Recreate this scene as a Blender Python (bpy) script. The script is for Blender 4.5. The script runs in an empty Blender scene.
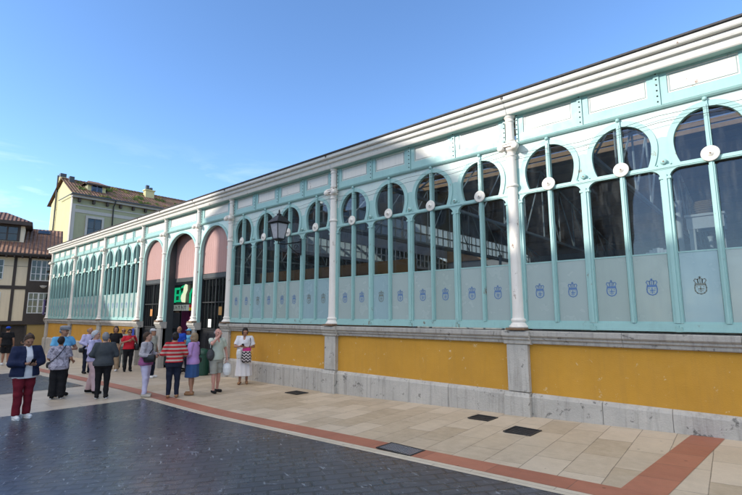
import bpy, bmesh, math, random
import numpy as np
from mathutils import Vector, Matrix
random.seed(7); rng = np.random.default_rng(5)
PI = math.pi; R = math.radians
sc = bpy.context.scene; col = sc.collection

# ------------------------------------------------------------------ helpers
class MB:
    """collects shapes, then links them as one mesh object"""
    def __init__(s): s.v = []; s.f = []; s.m = []; s.sm = []
    def add(s, vs, fs, m=0, smooth=False):
        o = len(s.v); s.v += [tuple(p) for p in vs]
        for f in fs: s.f.append([i + o for i in f]); s.m.append(m); s.sm.append(smooth)
    def quad(s, a, b, c, d, m=0): s.add([a, b, c, d], [(0, 1, 2, 3)], m)
    def box(s, x0, x1, y0, y1, z0, z1, m=0, M=None, bev=0.0):
        if bev > 0:
            b = bev; vs = []
            for z, i in ((z0, b), (z0 + b, 0), (z1 - b, 0), (z1, b)):
                vs += [(x0 + i, y0 + i, z), (x1 - i, y0 + i, z), (x1 - i, y1 - i, z), (x0 + i, y1 - i, z)]
            fs = [(3, 2, 1, 0), (12, 13, 14, 15)]
            for k in range(3):
                for j in range(4):
                    a = 4 * k + j; c = 4 * k + (j + 1) % 4
                    fs.append((a, c, c + 4, a + 4))
        else:
            vs = [(x0, y0, z0), (x1, y0, z0), (x1, y1, z0), (x0, y1, z0), (x0, y0, z1), (x1, y0, z1), (x1, y1, z1), (x0, y1, z1)]
            fs = [(3, 2, 1, 0), (4, 5, 6, 7), (0, 1, 5, 4), (1, 2, 6, 5), (2, 3, 7, 6), (3, 0, 4, 7)]
        if M is not None: vs = [M @ Vector(p) for p in vs]
        s.add(vs, fs, m)
    def lathe(s, prof, n=16, c=(0, 0, 0), m=0, M=None, smooth=True, cap=True):
        vs = []; fs = []; pr = [prof[0]]
        for (ra, za), (rb, zb) in zip(prof[:-1], prof[1:]):      # support loops keep the smooth shading tight at edges
            L = math.hypot(rb - ra, zb - za)
            if smooth and L > .05:
                e = .008 / L; pr += [(ra + (rb - ra) * e, za + (zb - za) * e), (rb + (ra - rb) * e, zb + (za - zb) * e)]
            pr.append((rb, zb))
        prof = pr
        for r, z in prof:
            for k in range(n):
                a = 2 * PI * k / n; vs.append((c[0] + r * math.cos(a), c[1] + r * math.sin(a), c[2] + z))
        for j in range(len(prof) - 1):
            for k in range(n):
                a = j * n + k; b = j * n + (k + 1) % n; fs.append((a, b, b + n, a + n))
        if M is not None: vs = [M @ Vector(p) for p in vs]
        o = len(s.v); s.add(vs, fs, m, smooth)
        if cap:
            L = (len(prof) - 1) * n
            s.f.append([o + k for k in reversed(range(n))]); s.m.append(m); s.sm.append(False)
            s.f.append([o + L + k for k in range(n)]); s.m.append(m); s.sm.append(False)
    def tube(s, pts, r, n=8, m=0, smooth=True):
        P = [Vector(p) for p in pts]; rs = r if hasattr(r, '__len__') else [r] * len(P)
        vs = []; fs = []; u = None
        for i, p in enumerate(P):
            t = (P[min(i + 1, len(P) - 1)] - P[max(i - 1, 0)]).normalized()
            if u is None: u = t.cross(Vector((0, 0, 1)) if abs(t.z) < .9 else Vector((1, 0, 0))).normalized()
            u = (u - t * u.dot(t)).normalized(); w = t.cross(u)
            for k in range(n):
                a = 2 * PI * k / n; vs.append(p + (u * math.cos(a) + w * math.sin(a)) * rs[i])
        for j in range(len(P) - 1):
            for k in range(n):
                a = j * n + k; b = j * n + (k + 1) % n; fs.append((a, b, b + n, a + n))
        o = len(s.v); s.add(vs, fs, m, smooth)
        L = (len(P) - 1) * n
        s.f.append([o + k for k in reversed(range(n))]); s.m.append(m); s.sm.append(False)
        s.f.append([o + L + k for k in range(n)]); s.m.append(m); s.sm.append(False)
    def sphere(s, c, r, m=0, n=10, sc3=(1, 1, 1)):
        k = max(4, n // 2 + 1)
        prof = [(r * math.sin(PI * i / k), -r * math.cos(PI * i / k)) for i in range(k + 1)]
        prof[0] = (r * .05, -r); prof[-1] = (r * .05, r)
        s.lathe(prof, n, (0, 0, 0), m, Matrix.Translation(c) @ Matrix.Diagonal((*sc3, 1)))
    def sweep_x(s, prof, x0, x1, m=0, caps=True):
        """extrude a (y,z) outline along x"""
        n = len(prof); vs = [(x0, y, z) for y, z in prof] + [(x1, y, z) for y, z in prof]
        mm = m if hasattr(m, '__len__') else [m] * n
        for i in range(n):
            j = (i + 1) % n; s.add([vs[i], vs[j], vs[n + j], vs[n + i]], [(0, 1, 2, 3)], mm[i])
        if caps: s.add(vs, [tuple(range(n - 1, -1, -1)), tuple(range(n, 2 * n))], mm[0])
    def mesh(s, name, mats):
        me = bpy.data.meshes.new(name); me.from_pydata(s.v, [], s.f)
        for m in (mats if isinstance(mats, (list, tuple)) else [mats]): me.materials.append(m)
        me.polygons.foreach_set('material_index', s.m); me.polygons.foreach_set('use_smooth', s.sm)
        bm = bmesh.new(); bm.from_mesh(me); bmesh.ops.recalc_face_normals(bm, faces=bm.faces); bm.to_mesh(me); bm.free()
        me.update(); return me
    def build(s, name, mats, parent=None, loc=(0, 0, 0), rz=0): return link(name, s.mesh(name, mats), parent, loc, rz)

def link(name, me, parent=None, loc=(0, 0, 0), rz=0):
    o = bpy.data.objects.new(name, me); col.objects.link(o)
    o.location = loc; o.rotation_euler = (0, 0, rz)
    if parent is not None: o.parent = parent
    return o
def tag(o, label=None, cat=None, group=None, kind=None):
    if label: o['label'] = label
    if cat: o['category'] = cat
    if group: o['group'] = group
    if kind: o['kind'] = kind
    return o
def thing(name, label, cat, loc=(0, 0, 0), rz=0, group=None): return tag(link(name, None, None, loc, rz), label, cat, group)

# ------------------------------------------------------------------ materials
def srgb(*c): return tuple(((x / 255) / 12.92 if x <= 10 else (((x / 255) + .055) / 1.055) ** 2.4) for x in c)
class NT:
    def __init__(s, name):
        s.mat = bpy.data.materials.new(name); s.mat.use_nodes = True; s.t = s.mat.node_tree; s.n = s.t.nodes; s.n.clear()
        s.out = s.n.new('ShaderNodeOutputMaterial')
    def new(s, typ, **kw):
        nd = s.n.new(typ)
        for k, v in kw.items(): setattr(nd, k, v)
        return nd
    def L(s, a, b): s.t.links.new(a, b)
    def put(s, sock, v):
        if isinstance(v, bpy.types.NodeSocket): s.L(v, sock)
        else: sock.default_value = v
    def pos(s, world=True):
        if world: return s.new('ShaderNodeNewGeometry').outputs['Position']
        return s.new('ShaderNodeTexCoord').outputs['Object']
    def mapping(s, v, scale=(1, 1, 1), rot=(0, 0, 0), loc=(0, 0, 0)):
        m = s.new('ShaderNodeMapping'); s.L(v, m.inputs['Vector'])
        m.inputs['Scale'].default_value = scale; m.inputs['Rotation'].default_value = rot; m.inputs['Location'].default_value = loc
        return m.outputs[0]
    def noise(s, v, scale, detail=4, rough=.6, dist=0):
        t = s.new('ShaderNodeTexNoise'); s.L(v, t.inputs['Vector'])
        t.inputs['Scale'].default_value = scale; t.inputs['Detail'].default_value = detail
        t.inputs['Roughness'].default_value = rough; t.inputs['Distortion'].default_value = dist
        return t.outputs['Fac']
    def ramp(s, v, a, b, lo=0., hi=1.):
        m = s.new('ShaderNodeMapRange'); m.clamp = True
        s.L(v, m.inputs[0]); m.inputs[1].default_value = a; m.inputs[2].default_value = b; m.inputs[3].default_value = lo; m.inputs[4].default_value = hi
        return m.outputs[0]
    def math(s, op, a, b=0.):
        m = s.new('ShaderNodeMath', operation=op); s.put(m.inputs[0], a); s.put(m.inputs[1], b); return m.outputs[0]
    def mix(s, f, a, b, typ='MIX'):
        m = s.new('ShaderNodeMix', data_type='RGBA', blend_type=typ)
        s.put(m.inputs[0], f); s.put(m.inputs[6], a if isinstance(a, bpy.types.NodeSocket) else (*a, 1)); s.put(m.inputs[7], b if isinstance(b, bpy.types.NodeSocket) else (*b, 1))
        return m.outputs[2]
    def bump(s, h, strength=.3, dist=.01):
        b = s.new('ShaderNodeBump'); b.inputs['Strength'].default_value = strength; b.inputs['Distance'].default_value = dist
        s.L(h, b.inputs['Height']); return b.outputs[0]
    def princ(s, color, rough=.5, metal=0., spec=.5, normal=None, **kw):
        p = s.new('ShaderNodeBsdfPrincipled')
        s.put(p.inputs['Base Color'], color if isinstance(color, bpy.types.NodeSocket) else (*color, 1))
        s.put(p.inputs['Roughness'], rough); s.put(p.inputs['Metallic'], metal); p.inputs['Specular IOR Level'].default_value = spec
        if normal is not None: s.L(normal, p.inputs['Normal'])
        for k, v in kw.items(): s.put(p.inputs[k], v)
        s.L(p.outputs[0], s.out.inputs[0]); return p

def mul(c, k): return tuple(min(1, x * k) for x in c)
def M(name, c, rough=.6, var=.18, scale=2.5, bump=.15, bscale=30, metal=0, spec=.4, world=True, streak=0, grime=(.12, .11, .10), rust=0, rustc=(.16, .06, .02), fleck=0, fleckc=(.7, .68, .62)):
    t = NT(name); P = t.pos(world)
    c0 = t.mix(t.noise(P, scale, 5), mul(c, 1 - var), mul(c, 1 + var))
    c0 = t.mix(t.ramp(t.noise(P, scale * 9, 3), .35, .7, 0, var * .8), c0, mul(c, .7))
    if streak:
        v = t.mapping(P, (7, 7, .45)); c0 = t.mix(t.ramp(t.noise(v, 1.5, 5, .7), .5, .78, 0, streak), c0, grime)
    if rust:
        v = t.mapping(P, (1, 1, .5)); c0 = t.mix(t.ramp(t.noise(v, 6, 6, .72), .64 - rust * .1, .70 - rust * .08, 0, .85), c0, rustc)
    if fleck:
        c0 = t.mix(t.ramp(t.noise(P, 5, 7, .78, .4), .66 - fleck * .05, .69 - fleck * .05, 0, .8), c0, fleckc)
    rr = t.ramp(t.noise(P, scale * 3, 3), .3, .7, max(.04, rough - .12), min(1, rough + .12))
    nm = t.bump(t.noise(P, bscale, 4), bump, .01) if bump else None
    t.princ(c0, rr, metal, spec, nm); return t.mat

TEAL = M('turquoise_paint', (.30, .485, .46), .45, .14, 1.6, .08, 25, streak=.22, grime=(.16, .25, .24), rust=.10)
TEALPALE = M('pale_turquoise_paint', (.55, .70, .67), .5, .1, 1.5, .08, 25, streak=.22, grime=(.3, .33, .3), rust=.05)
SPANDREL = M('pale_aqua_spandrel', (.50, .585, .55), .5, .08, 1.2, .1, 20, streak=.22, grime=(.34, .36, .33), rust=.05)
WHITE = M('cream_white_paint', (.70, .66, .59), .5, .08, 1.2, .1, 20, streak=.28, grime=(.34, .31, .27), rust=.06)
CORN = M('cornice_white_paint', (.72, .69, .63), .55, .05, .9, .15, 14, streak=.22, grime=(.3, .28, .25), rust=.05)
COLP = M('column_white_paint', (.76, .70, .63), .45, .08, 2.5, .12, 30, streak=.3, grime=(.30, .24, .19), rust=.22)
RUST = M('rusty_iron', (.20, .12, .07), .85, .4, 9, .5, 40, fleck=.6, fleckc=(.34, .42, .38))
STONE = M('grey_granite', (.45, .42, .375), .8, .28, 1.5, .9, 35, streak=.6, grime=(.13, .115, .10), fleck=1.3, fleckc=(.10, .095, .085))
SILL = M('weathered_sill_stone', (.38, .355, .32), .8, .3, 1.6, .8, 40, streak=.6, grime=(.08, .072, .065), fleck=1.2, fleckc=(.09, .085, .08))
YELLOW = M('ochre_render', (.52, .265, .035), .9, .2, .9, .5, 45, streak=.3, grime=(.33, .18, .05), fleck=.75, fleckc=(.62, .50, .30))
TILE = None
IRON = M('black_iron', (.018, .018, .02), .5, .3, 4, .2, 40)
DARKMETAL = M('dark_window_metal', (.05, .055, .058), .45, .3, 3, .1, 30)
PINK = M('dusty_pink_panel', (.38, .225, .205), .7, .1, .8, .1, 30, streak=.35, grime=(.36, .2, .19))
FROST = M('frosted_film', (.33, .40, .385), .22, .07, .8, .0, 20, streak=.12, grime=(.28, .31, .30))
FROSTB = M('bluish_frosted_film', (.27, .385, .41), .22, .08, .8, .0, 20, streak=.12, grime=(.13, .24, .3))
FROSTG = M('grey_frosted_film', (.31, .38, .355), .22, .07, .8, .0, 20, streak=.14, grime=(.2, .23, .24))
CRESTB = M('crest_blue', (.09, .18, .37), .5, .15, 30, 0)
CRESTG = M('crest_grey', (.18, .20, .17), .5, .3, 40, 0)
WOOD = M('roof_timber', (.30, .17, .085), .7, .3, 2, .3, 20)
TRUSSP = M('truss_paint', (.46, .50, .48), .6, .2, 2, .1, 20)
DARKWALL = M('interior_wall', (.32, .31, .30), .8, .2, 1, .1, 10)
FLOORIN = M('hall_floor_tile', (.30, .29, .27), .5, .2, 1, .1, 10)
GREENB = M('bin_green', (.02, .075, .05), .4, .2, 6, .1, 40)

def glass_mat(name, tint, ior=1.5, rough=.02, wav=.0, dirt=.0):
    t = NT(name); P = t.pos()
    lw = t.new('ShaderNodeLayerWeight'); lw.inputs[0].default_value = .5; r0 = ((ior - 1) / (ior + 1)) ** 2
    fr_ = t.math('ADD', t.math('MULTIPLY', t.math('POWER', lw.outputs['Facing'], 5.), 1 - r0), r0)   # Schlick, the same from both sides
    nm = t.bump(t.noise(P, .8, 2), wav, .05) if wav else None
    tr = t.new('ShaderNodeBsdfTransparent'); tr.inputs[0].default_value = (*tint, 1)
    gl = t.new('ShaderNodeBsdfGlossy'); gl.inputs['Roughness'].default_value = rough; gl.inputs[0].default_value = (1, 1, 1, 1)
    if nm: t.L(nm, gl.inputs['Normal'])
    mx = t.new('ShaderNodeMixShader'); t.L(fr_, mx.inputs[0]); t.L(tr.outputs[0], mx.inputs[1]); t.L(gl.outputs[0], mx.inputs[2])
    res = mx.outputs[0]
    if dirt:
        df = t.new('ShaderNodeBsdfDiffuse'); df.inputs[0].default_value = (.34, .34, .33, 1)
        f = t.math('ADD', t.ramp(t.noise(t.mapping(P, (5, 5, .8)), 2, 5, .7), .5, .8, 0, dirt), t.ramp(t.noise(P, 22, 4, .75), .69, .74, 0, .5))
        m2 = t.new('ShaderNodeMixShader'); t.L(f, m2.inputs[0]); t.L(res, m2.inputs[1]); t.L(df.outputs[0], m2.inputs[2]); res = m2.outputs[0]
    t.L(res, t.out.inputs[0]); return t.mat
GLASS = glass_mat('window_glass', (.66, .70, .72), 1.5, .02, .14, .08)
GLASSDARK = glass_mat('dark_glass', (.5, .54, .54), 1.6, .03, .2, .04)
SKYGLASS = glass_mat('rooflight_glass', (.66, .70, .72), 1.3, .1)
LAMPGLASS = M('lantern_milk_glass', (.42, .42, .45), .25, .1, 5, 0)

def tile_mat(name, c1, c2, dirx, pitch=.2, moss=0.):
    """clay roof tiles: rows of half-round channels running down the slope; dirx is the world direction along the eave"""
    t = NT(name); P = t.pos()
    dp = t.new('ShaderNodeVectorMath', operation='DOT_PRODUCT'); t.L(P, dp.inputs[0]); dp.inputs[1].default_value = (*dirx, 0)
    s = t.math('MULTIPLY', dp.outputs['Value'], 2 * PI / pitch); wv = t.math('SINE', s)
    cz = t.new('ShaderNodeSeparateXYZ'); t.L(P, cz.inputs[0])
    zz = t.math('FRACT', t.math('MULTIPLY', cz.outputs[2], 5.5))
    n1 = t.noise(P, 4.5, 5, .7)
    c = t.mix(t.ramp(n1, .35, .65), c1, c2)
    vor = t.new('ShaderNodeTexVoronoi'); t.L(t.mapping(P, (1 / pitch, 1 / pitch, 5)), vor.inputs['Vector']); vor.inputs['Scale'].default_value = 1
    hv = t.new('ShaderNodeSeparateColor'); t.L(vor.outputs['Color'], hv.inputs[0]); c = t.mix(t.ramp(hv.outputs[0], 0, 1, 0, .55), c, mul(c1, .62))
    if moss: c = t.mix(t.ramp(t.noise(P, 1.6, 6, .75), .52, .62, 0, moss), c, (.10, .12, .035))
    h = t.math('ADD', wv, t.math('MULTIPLY', zz, -.4))
    t.princ(c, .85, 0, .3, t.bump(h, .9, .06)); return t.mat

# ------------------------------------------------------------------ ground level (it climbs gently towards the right)
def sp(t): return math.log1p(math.exp(max(-60, min(60, t * 2)))) / 2
def gz(x):
    x = max(-48, min(9, x)); return .0315 * sp(x + 9.3) - .02 * sp(-(x + 14))
def sheet(name, x0, x1, y0, y1, dz, mat, step=.75, slant=0., kind='structure'):
    b = MB(); n = max(1, int((x1 - x0) / step))
    for i in range(n):
        a = x0 + (x1 - x0) * i / n; c = x0 + (x1 - x0) * (i + 1) / n
        pt = lambda x, y: (x + slant * y, y, gz(x + slant * y) + dz)
        b.quad(pt(a, y0), pt(c, y0), pt(c, y1), pt(a, y1))
    return tag(b.build(name, mat), kind=kind)

def paving_mat(name, c1, c2, mortar, bw, bh, rot, rough=.6, msize=.008, bump=.4, scuff=0., spec=.5, offs=.5, var=.3, stain=.3, rvar=.15):
    t = NT(name); P = t.pos(); v = t.mapping(P, (1, 1, 1), (0, 0, rot))
    wob = t.new('ShaderNodeTexNoise'); t.L(P, wob.inputs['Vector']); wob.inputs['Scale'].default_value = 2.5
    sb = t.new('ShaderNodeVectorMath', operation='MULTIPLY_ADD'); t.L(wob.outputs['Color'], sb.inputs[0]); sb.inputs[1].default_value = (.012, .012, 0); t.L(v, sb.inputs[2])
    br = t.new('ShaderNodeTexBrick'); t.L(sb.outputs[0], br.inputs['Vector']); br.offset = offs
    br.inputs['Color1'].default_value = (*c1, 1); br.inputs['Color2'].default_value = (*c2, 1); br.inputs['Mortar'].default_value = (*mortar, 1)
    br.inputs['Scale'].default_value = 1; br.inputs['Mortar Size'].default_value = msize; br.inputs['Mortar Smooth'].default_value = .3
    br.inputs['Brick Width'].default_value = bw; br.inputs['Row Height'].default_value = bh; br.inputs['Bias'].default_value = 0
    c = br.outputs['Color']
    n1 = t.noise(P, .9, 6, .7); n2 = t.noise(P, 7, 5, .7)
    c = t.mix(t.ramp(n1, .3, .75, 0, stain), c, mul(c1, .5)); c = t.mix(t.ramp(n2, .4, .7, 0, var), c, mul(c2, 1.25))
    c = t.mix(t.ramp(t.noise(P, 60, 3, .8), .5, .75, 0, .25), c, mul(c1, .55))
    vg = t.new('ShaderNodeTexVoronoi'); t.L(P, vg.inputs['Vector']); vg.inputs['Scale'].default_value = 2.6
    c = t.mix(t.ramp(vg.outputs['Distance'], .045, .055, .55 * (1 if not scuff else .2), 0), c, mul(c1, .25))     # trodden chewing gum
    if scuff:
        w = t.mapping(P, (1, 1, 1), (0, 0, rot + .5)); w = t.mapping(w, (4, 15, 1))
        sA = t.ramp(t.noise(w, 1.5, 4, .58, .8), .665, .70, 0, scuff)
        w2 = t.mapping(P, (1, 1, 1), (0, 0, rot - .2)); w2 = t.mapping(w2, (20, 3.5, 1)); sA = t.math('MAXIMUM', sA, t.ramp(t.noise(w2, 1.2, 4, .55, .3), .65, .68, 0, scuff))
        sA = t.math('MAXIMUM', sA, t.ramp(t.noise(P, 1.1, 7, .68), .56, .80, 0, .32))
        sB = t.ramp(t.noise(P, .33, 2, .5), .38, .52, .12, 1)
        c = t.mix(t.math('MULTIPLY', sA, sB), c, (.27, .30, .34))
    rr = t.ramp(t.math('ADD', t.math('MULTIPLY', n1, .6), t.math('MULTIPLY', n2, .4)), .3, .7, max(.05, rough - rvar), min(1, rough + rvar))
    hh = t.math('ADD', t.math('MULTIPLY', br.outputs['Fac'], -1.), t.math('MULTIPLY', n2, .45))
    t.princ(c, rr, 0, spec, t.bump(hh, bump, .008)); return t.mat
# ------------------------------------------------------------------ SETTING: ground sheets
SLAB = paving_mat('beige_slabs', (.42, .33, .225), (.60, .495, .37), (.15, .12, .09), .92, .47, R(86), .5, .006, .25, stain=.35)
REDSLAB = paving_mat('red_slabs', (.33, .12, .07), (.41, .16, .095), (.14, .08, .055), .95, .5, R(0), .55, .005, .3, offs=0., stain=.35)
PALESLAB = paving_mat('pale_kerb_slabs', (.52, .45, .34), (.58, .50, .39), (.22, .18, .14), 1.0, .4, 0, .55, .006, .3)
SETT = paving_mat('dark_setts', (.048, .053, .071), (.064, .070, .091), (.020, .022, .030), .32, .17, R(-54), .30, .020, .36, scuff=.95, spec=.6, stain=.5, rvar=.12)
PLAZA = paving_mat('plaza_slabs', (.46, .38, .29), (.54, .46, .36), (.2, .16, .13), 1.0, .6, R(90), .42, .006, .3, stain=.4)
FARG = M('distant_ground', (.2, .19, .17), .9, .2, .1, 0)
g = MB()
g.quad((-400, -400, -1.2), (400, -400, -1.2), (400, 400, -1.2), (-400, 400, -1.2))
tag(g.build('ground', FARG), kind='structure')
sheet('plaza', -60, 14, -26, .3, 0, PLAZA)
sheet('pavement', -14.2, 14, -3.14, .2, .004, SLAB)
sheet('red_paving_band', -24, 14, -3.52, -3.14, .008, REDSLAB)
sheet('pale_paving_edge', -12.3, 14, -3.69, -3.52, .008, PALESLAB)
sheet('dark_sett_paving', -12.12, 14, -24, -3.69, .006, SETT)
sheet('dark_sett_paving', -22.4, -15.75, -24, -3.9, .006, SETT)
REDCROSS = paving_mat('red_cross_slabs', (.33, .12, .07), (.43, .17, .10), (.14, .08, .055), .62, 6., R(86), .55, .006, .3, offs=0., stain=.4)
sheet('red_cross_band', -1.235, -.825, -3.14, .1, .009, REDCROSS, .2, .075)

# iron covers let into the pavement
def cover(label, x, y, w, d, rz=0, grate=False):
    o = thing('drain_grate' if grate else 'access_cover', label, 'drain grate' if grate else 'access cover', (x, y, gz(x) + .010), rz)
    b = MB()
    b.box(-w / 2, w / 2, -d / 2, -d / 2 + .03, 0, .012); b.box(-w / 2, w / 2, d / 2 - .03, d / 2, 0, .012)
    b.box(-w / 2, -w / 2 + .03, -d / 2 + .03, d / 2 - .03, 0, .012); b.box(w / 2 - .03, w / 2, -d / 2 + .03, d / 2 - .03, 0, .012)
    b.build('frame', IRON, o)
    b = MB(); b.box(-w / 2 + .03, w / 2 - .03, -d / 2 + .03, d / 2 - .03, .0005, .002)
    if grate:
        nx, ny = 13, 9
        for i in range(1, nx): b.box(-w / 2 + w * i / nx - .010, -w / 2 + w * i / nx + .010, -d / 2 + .03, d / 2 - .03, .002, .011, 1)
        for j in range(1, ny): b.box(-w / 2 + .03, w / 2 - .03, -d / 2 + d * j / ny - .008, -d / 2 + d * j / ny + .008, .002, .0095, 1)
        b.build('grid', [IRON, M('worn_grate_iron', (.16, .16, .17), .5, .3, 8, .2)], o)
    else:
        for i in range(9):
            for j in range(6):
                x0 = -w / 2 + .06 + (w - .12) * i / 8; y0 = -d / 2 + .06 + (d - .12) * j / 5
                b.box(x0 - .018, x0 + .018, y0 - .008, y0 + .008, .002, .006)
        b.build('plate', IRON, o)
    return o
cover('black square grate set in the red paving band', -4.27, -3.34, .62, .36, 0, True)
cover('dark iron cover beside the plinth of the right-hand stone pedestal', -4.38, -.72, .42, .40)
cover('dark iron cover with a cracked slab beside it, nearer the kerb', -3.36, -1.30, .46, .46)
cover('small iron cover near the wall, farthest along the pavement', -9.86, -.66, .5, .4)

# ------------------------------------------------------------------ the market hall
COLX = [-36.40, -31.57, -26.74, -21.91, -19.584, -16.742, -14.416, -9.155, -3.894, 1.367, 6.628]
hall = thing('market_hall', 'long turquoise iron and glass market hall with white columns on a yellow stone-edged base', 'market hall')
XL, XR, DEP = COLX[0], COLX[-1], 26.0

FOOT = M('rusting_turquoise', (.27, .45, .42), .6, .2, 5, .3, 40, rust=1.1, rustc=(.17, .10, .055))
def arch_frame(w, boss):
    b = MB(); h = w / 2; a = .472 * w / 1.264; zc, zt, zb = 4.885, 5.50, 4.53
    inner = []
    p0 = math.asin((zc - zb) / .68)
    for i in range(6): p = p0 * (1 - i / 6); inner.append((-a * math.cos(p), zc - .68 * math.sin(p), None))
    n = 30; corner = math.atan2(zt - zc, h); ths = sorted([PI * i / n for i in range(n + 1)] + [corner, PI - corner])
    for th in ths: inner.append((-a * math.cos(th), zc + .472 * math.sin(th), th))
    for i in range(1, 7): p = p0 * i / 6; inner.append((a * math.cos(p), zc - .68 * math.sin(p), None))
    ring = []; rect = []
    for x, z, th in inner:
        s = -1 if x < 0 else 1
        if th is None: ring.append((s * min(h - .001, abs(x) + .095), z)); rect.append((s * h, z))
        else:
            cx, sx = -math.cos(th), math.sin(th)
            ring.append((max(-h + .001, min(h - .001, (a + .095) * cx)), zc + (.472 + .095) * sx))
            k = min(h / abs(cx) if abs(cx) > 1e-6 else 9, (zt - zc) / sx if sx > 1e-6 else 9); rect.append((k * cx, zc + k * sx))
    for i in range(len(inner) - 1):
        A, B = inner[i], inner[i + 1]; C, D = ring[i + 1], ring[i]; E_, F = rect[i + 1], rect[i]
        b.quad((A[0], -.034, A[1]), (B[0], -.034, B[1]), (C[0], -.034, C[1]), (D[0], -.034, D[1]), 0)
        b.quad((A[0], -.034, A[1]), (B[0], -.034, B[1]), (B[0], .05, B[1]), (A[0], .05, A[1]), 0)
        b.quad((D[0], -.034, D[1]), (C[0], -.034, C[1]), (C[0], -.015, C[1]), (D[0], -.015, D[1]), 0)
        b.quad((D[0], -.015, D[1]), (C[0], -.015, C[1]), (E_[0], -.015, E_[1]), (F[0], -.015, F[1]), 1 if (E_[1] + F[1]) / 2 > 5.02 else 0)
        b.quad((A[0], .05, A[1]), (B[0], .05, B[1]), (E_[0], .05, E_[1]), (F[0], .05, F[1]), 0)
    for s in (-1, 1):                                       # flared bracket on top of each half post
        r = .15; pts = []
        for i in range(9):
            z = 4.30 + r * math.sin(PI / 2 * i / 8); pts.append((h - .064 - r + r * math.cos(PI / 2 * i / 8), z))
        for i in range(8):
            (x0, z0), (x1, z1) = pts[i], pts[i + 1]
            b.quad((s * x0, -.036, z0), (s * h, -.036, z0), (s * h, -.036, z1), (s * x1, -.036, z1))
            b.quad((s * x0, -.036, z0), (s * x1, -.036, z1), (s * x1, .04, z1), (s * x0, .04, z0))
        x0, x1 = sorted((s * (h - .064), s * h)); b.box(x0, x1, -.046, .05, 1.93, 4.32)
        x0, x1 = sorted((s * (h - .026), s * h)); b.box(x0, x1, -.064, -.046, 1.93, 4.36)
        x0, x1 = sorted((s * (h - .085), s * h)); b.box(x0, x1, -.062, .05, 4.285, 4.325)
        x0, x1 = sorted((s * (h - .045), s * h)); b.box(x0, x1, -.076, -.05, 1.795, 1.90 if s > 0 else 1.87, 4)
    b.box(-h, h, -.042, .03, 4.452, 4.528)
    b.box(-h, h, -.052, -.042, 4.47, 4.51)
    b.box(-.034, .034, -.058, .05, 1.93, 5.38); b.box(-.013, .013, -.072, -.058, 1.93, 5.38)
    b.box(-.03, .03, -.06, -.02, 5.38, 5.47); b.sphere((0, -.055, 5.475), .038, 0)
    b.box(-h, h, -.054, .05, 1.80, 1.925); b.box(-h, h, -.066, -.054, 1.80, 1.845)
    for k, (x0, x1) in enumerate(((-h + .064, -.034), (.034, h - .064))):   # thin glazing beads
        b.box(x0, x1, -.02, .03, 1.925, 1.955); b.box(x0, x0 + .013, -.02, .03, 1.955, 4.40); b.box(x1 - .013, x1, -.02, .03, 1.955, 4.40)
        b.box(x0 + .013, x1 - .013, -.02, .03, 3.048, 3.07)
    if boss:
        Mx = Matrix.Translation((h, -.05, 4.577)) @ Matrix.Rotation(PI / 2, 4, 'X')
        b.lathe([(.050, 0), (.050, .010), (.03, .016), (.020, .026)], 14, (0, 0, 0), 0, Mx); b.lathe([(.016, .02), (.012, .032)], 8, (0, 0, 0), 2, Mx)
        for dx, dz in ((-.1, -.05), (.1, -.05)): b.sphere((h + dx, -.05, 4.577 + dz), .013, 0, 8)
    return b.mesh('arched_window', [TEAL, SPANDREL, RUST, IRON, FOOT])
def glass_mesh(w):
    b = MB(); h = w / 2 - .02
    b.box(-h, h, .052, .058, 3.05, 5.42); return b.mesh('glass_pane', GLASS)
def lower_mesh(w):
    b = MB(); q = w / 4; e = w / 4 - .066
    b.box(-e, e, -.014, .004, 1.95, 3.06); return b.mesh('lower_panel', FROST)
def rosette_mesh():
    b = MB(); Mx = Matrix.Rotation(PI / 2, 4, 'X'); n = 32; prof = []
    b.lathe([(.124, 0), (.126, .014), (.112, .022), (.095, .018), (.07, .026), (.045, .022), (.04, .034), (.03, .036), (.02, .046), (.01, .05)], 28, (0, 0, 0), 0, Mx)
    b.lathe([(.012, .045), (.010, .060)], 8, (0, 0, 0), 1, Mx)
    return b.mesh('rosette', [WHITE, RUST])
def crest_mesh():
    b = MB(); y = -.003
    def line(pts, t=.010):
        for (x0, z0), (x1, z1) in zip(pts[:-1], pts[1:]):
            d = Vector((x1 - x0, 0, z1 - z0)); L = d.length; d.normalize(); nx = Vector((-d.z, 0, d.x)) * t / 2
            A = Vector((x0, y, z0)) - d * t * .3; B = Vector((x1, y, z1)) + d * t * .3
            b.quad(A - nx, B - nx, B + nx, A + nx)
    sh = [(-.075, .02), (-.083, -.03), (-.078, -.085), (-.05, -.12), (0, -.138), (.05, -.12), (.078, -.085), (.083, -.03), (.075, .02), (-.075, .02)]
    line(sh, .017)
    line([(0, -.005), (0, -.105)], .014); line([(-.034, -.048), (.048, -.048)], .014); line([(-.03, -.085), (-.02, -.075)], .012); line([(.02, -.075), (.03, -.085)], .012); line([(-.055, -.01), (-.04, -.016)], .01); line([(.04, -.016), (.055, -.01)], .01)
    line([(-.075, .04), (.075, .04)], .018)
    line([(-.06, .05), (-.088, .095), (-.07, .125), (-.035, .115), (-.03, .055)], .013); line([(.06, .05), (.088, .095), (.07, .125), (.035, .115), (.03, .055)], .013)
    line([(-.03, .055), (-.03, .12), (0, .14), (.03, .12), (.03, .055)], .013); line([(0, .05), (0, .165)], .012); line([(-.018, .155), (.018, .155)], .012)
    b.v = [(x * .9, yy, z * .9) for x, yy, z in b.v]; return b.mesh('crest', CRESTB)
ROS, CRE = rosette_mesh(), crest_mesh()
WIN = {}
def win_set(w):
    k = round(w, 3)
    if k not in WIN: WIN[k] = (arch_frame(w, True), arch_frame(w, False), glass_mesh(w), lower_mesh(w))
    return WIN[k]
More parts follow.
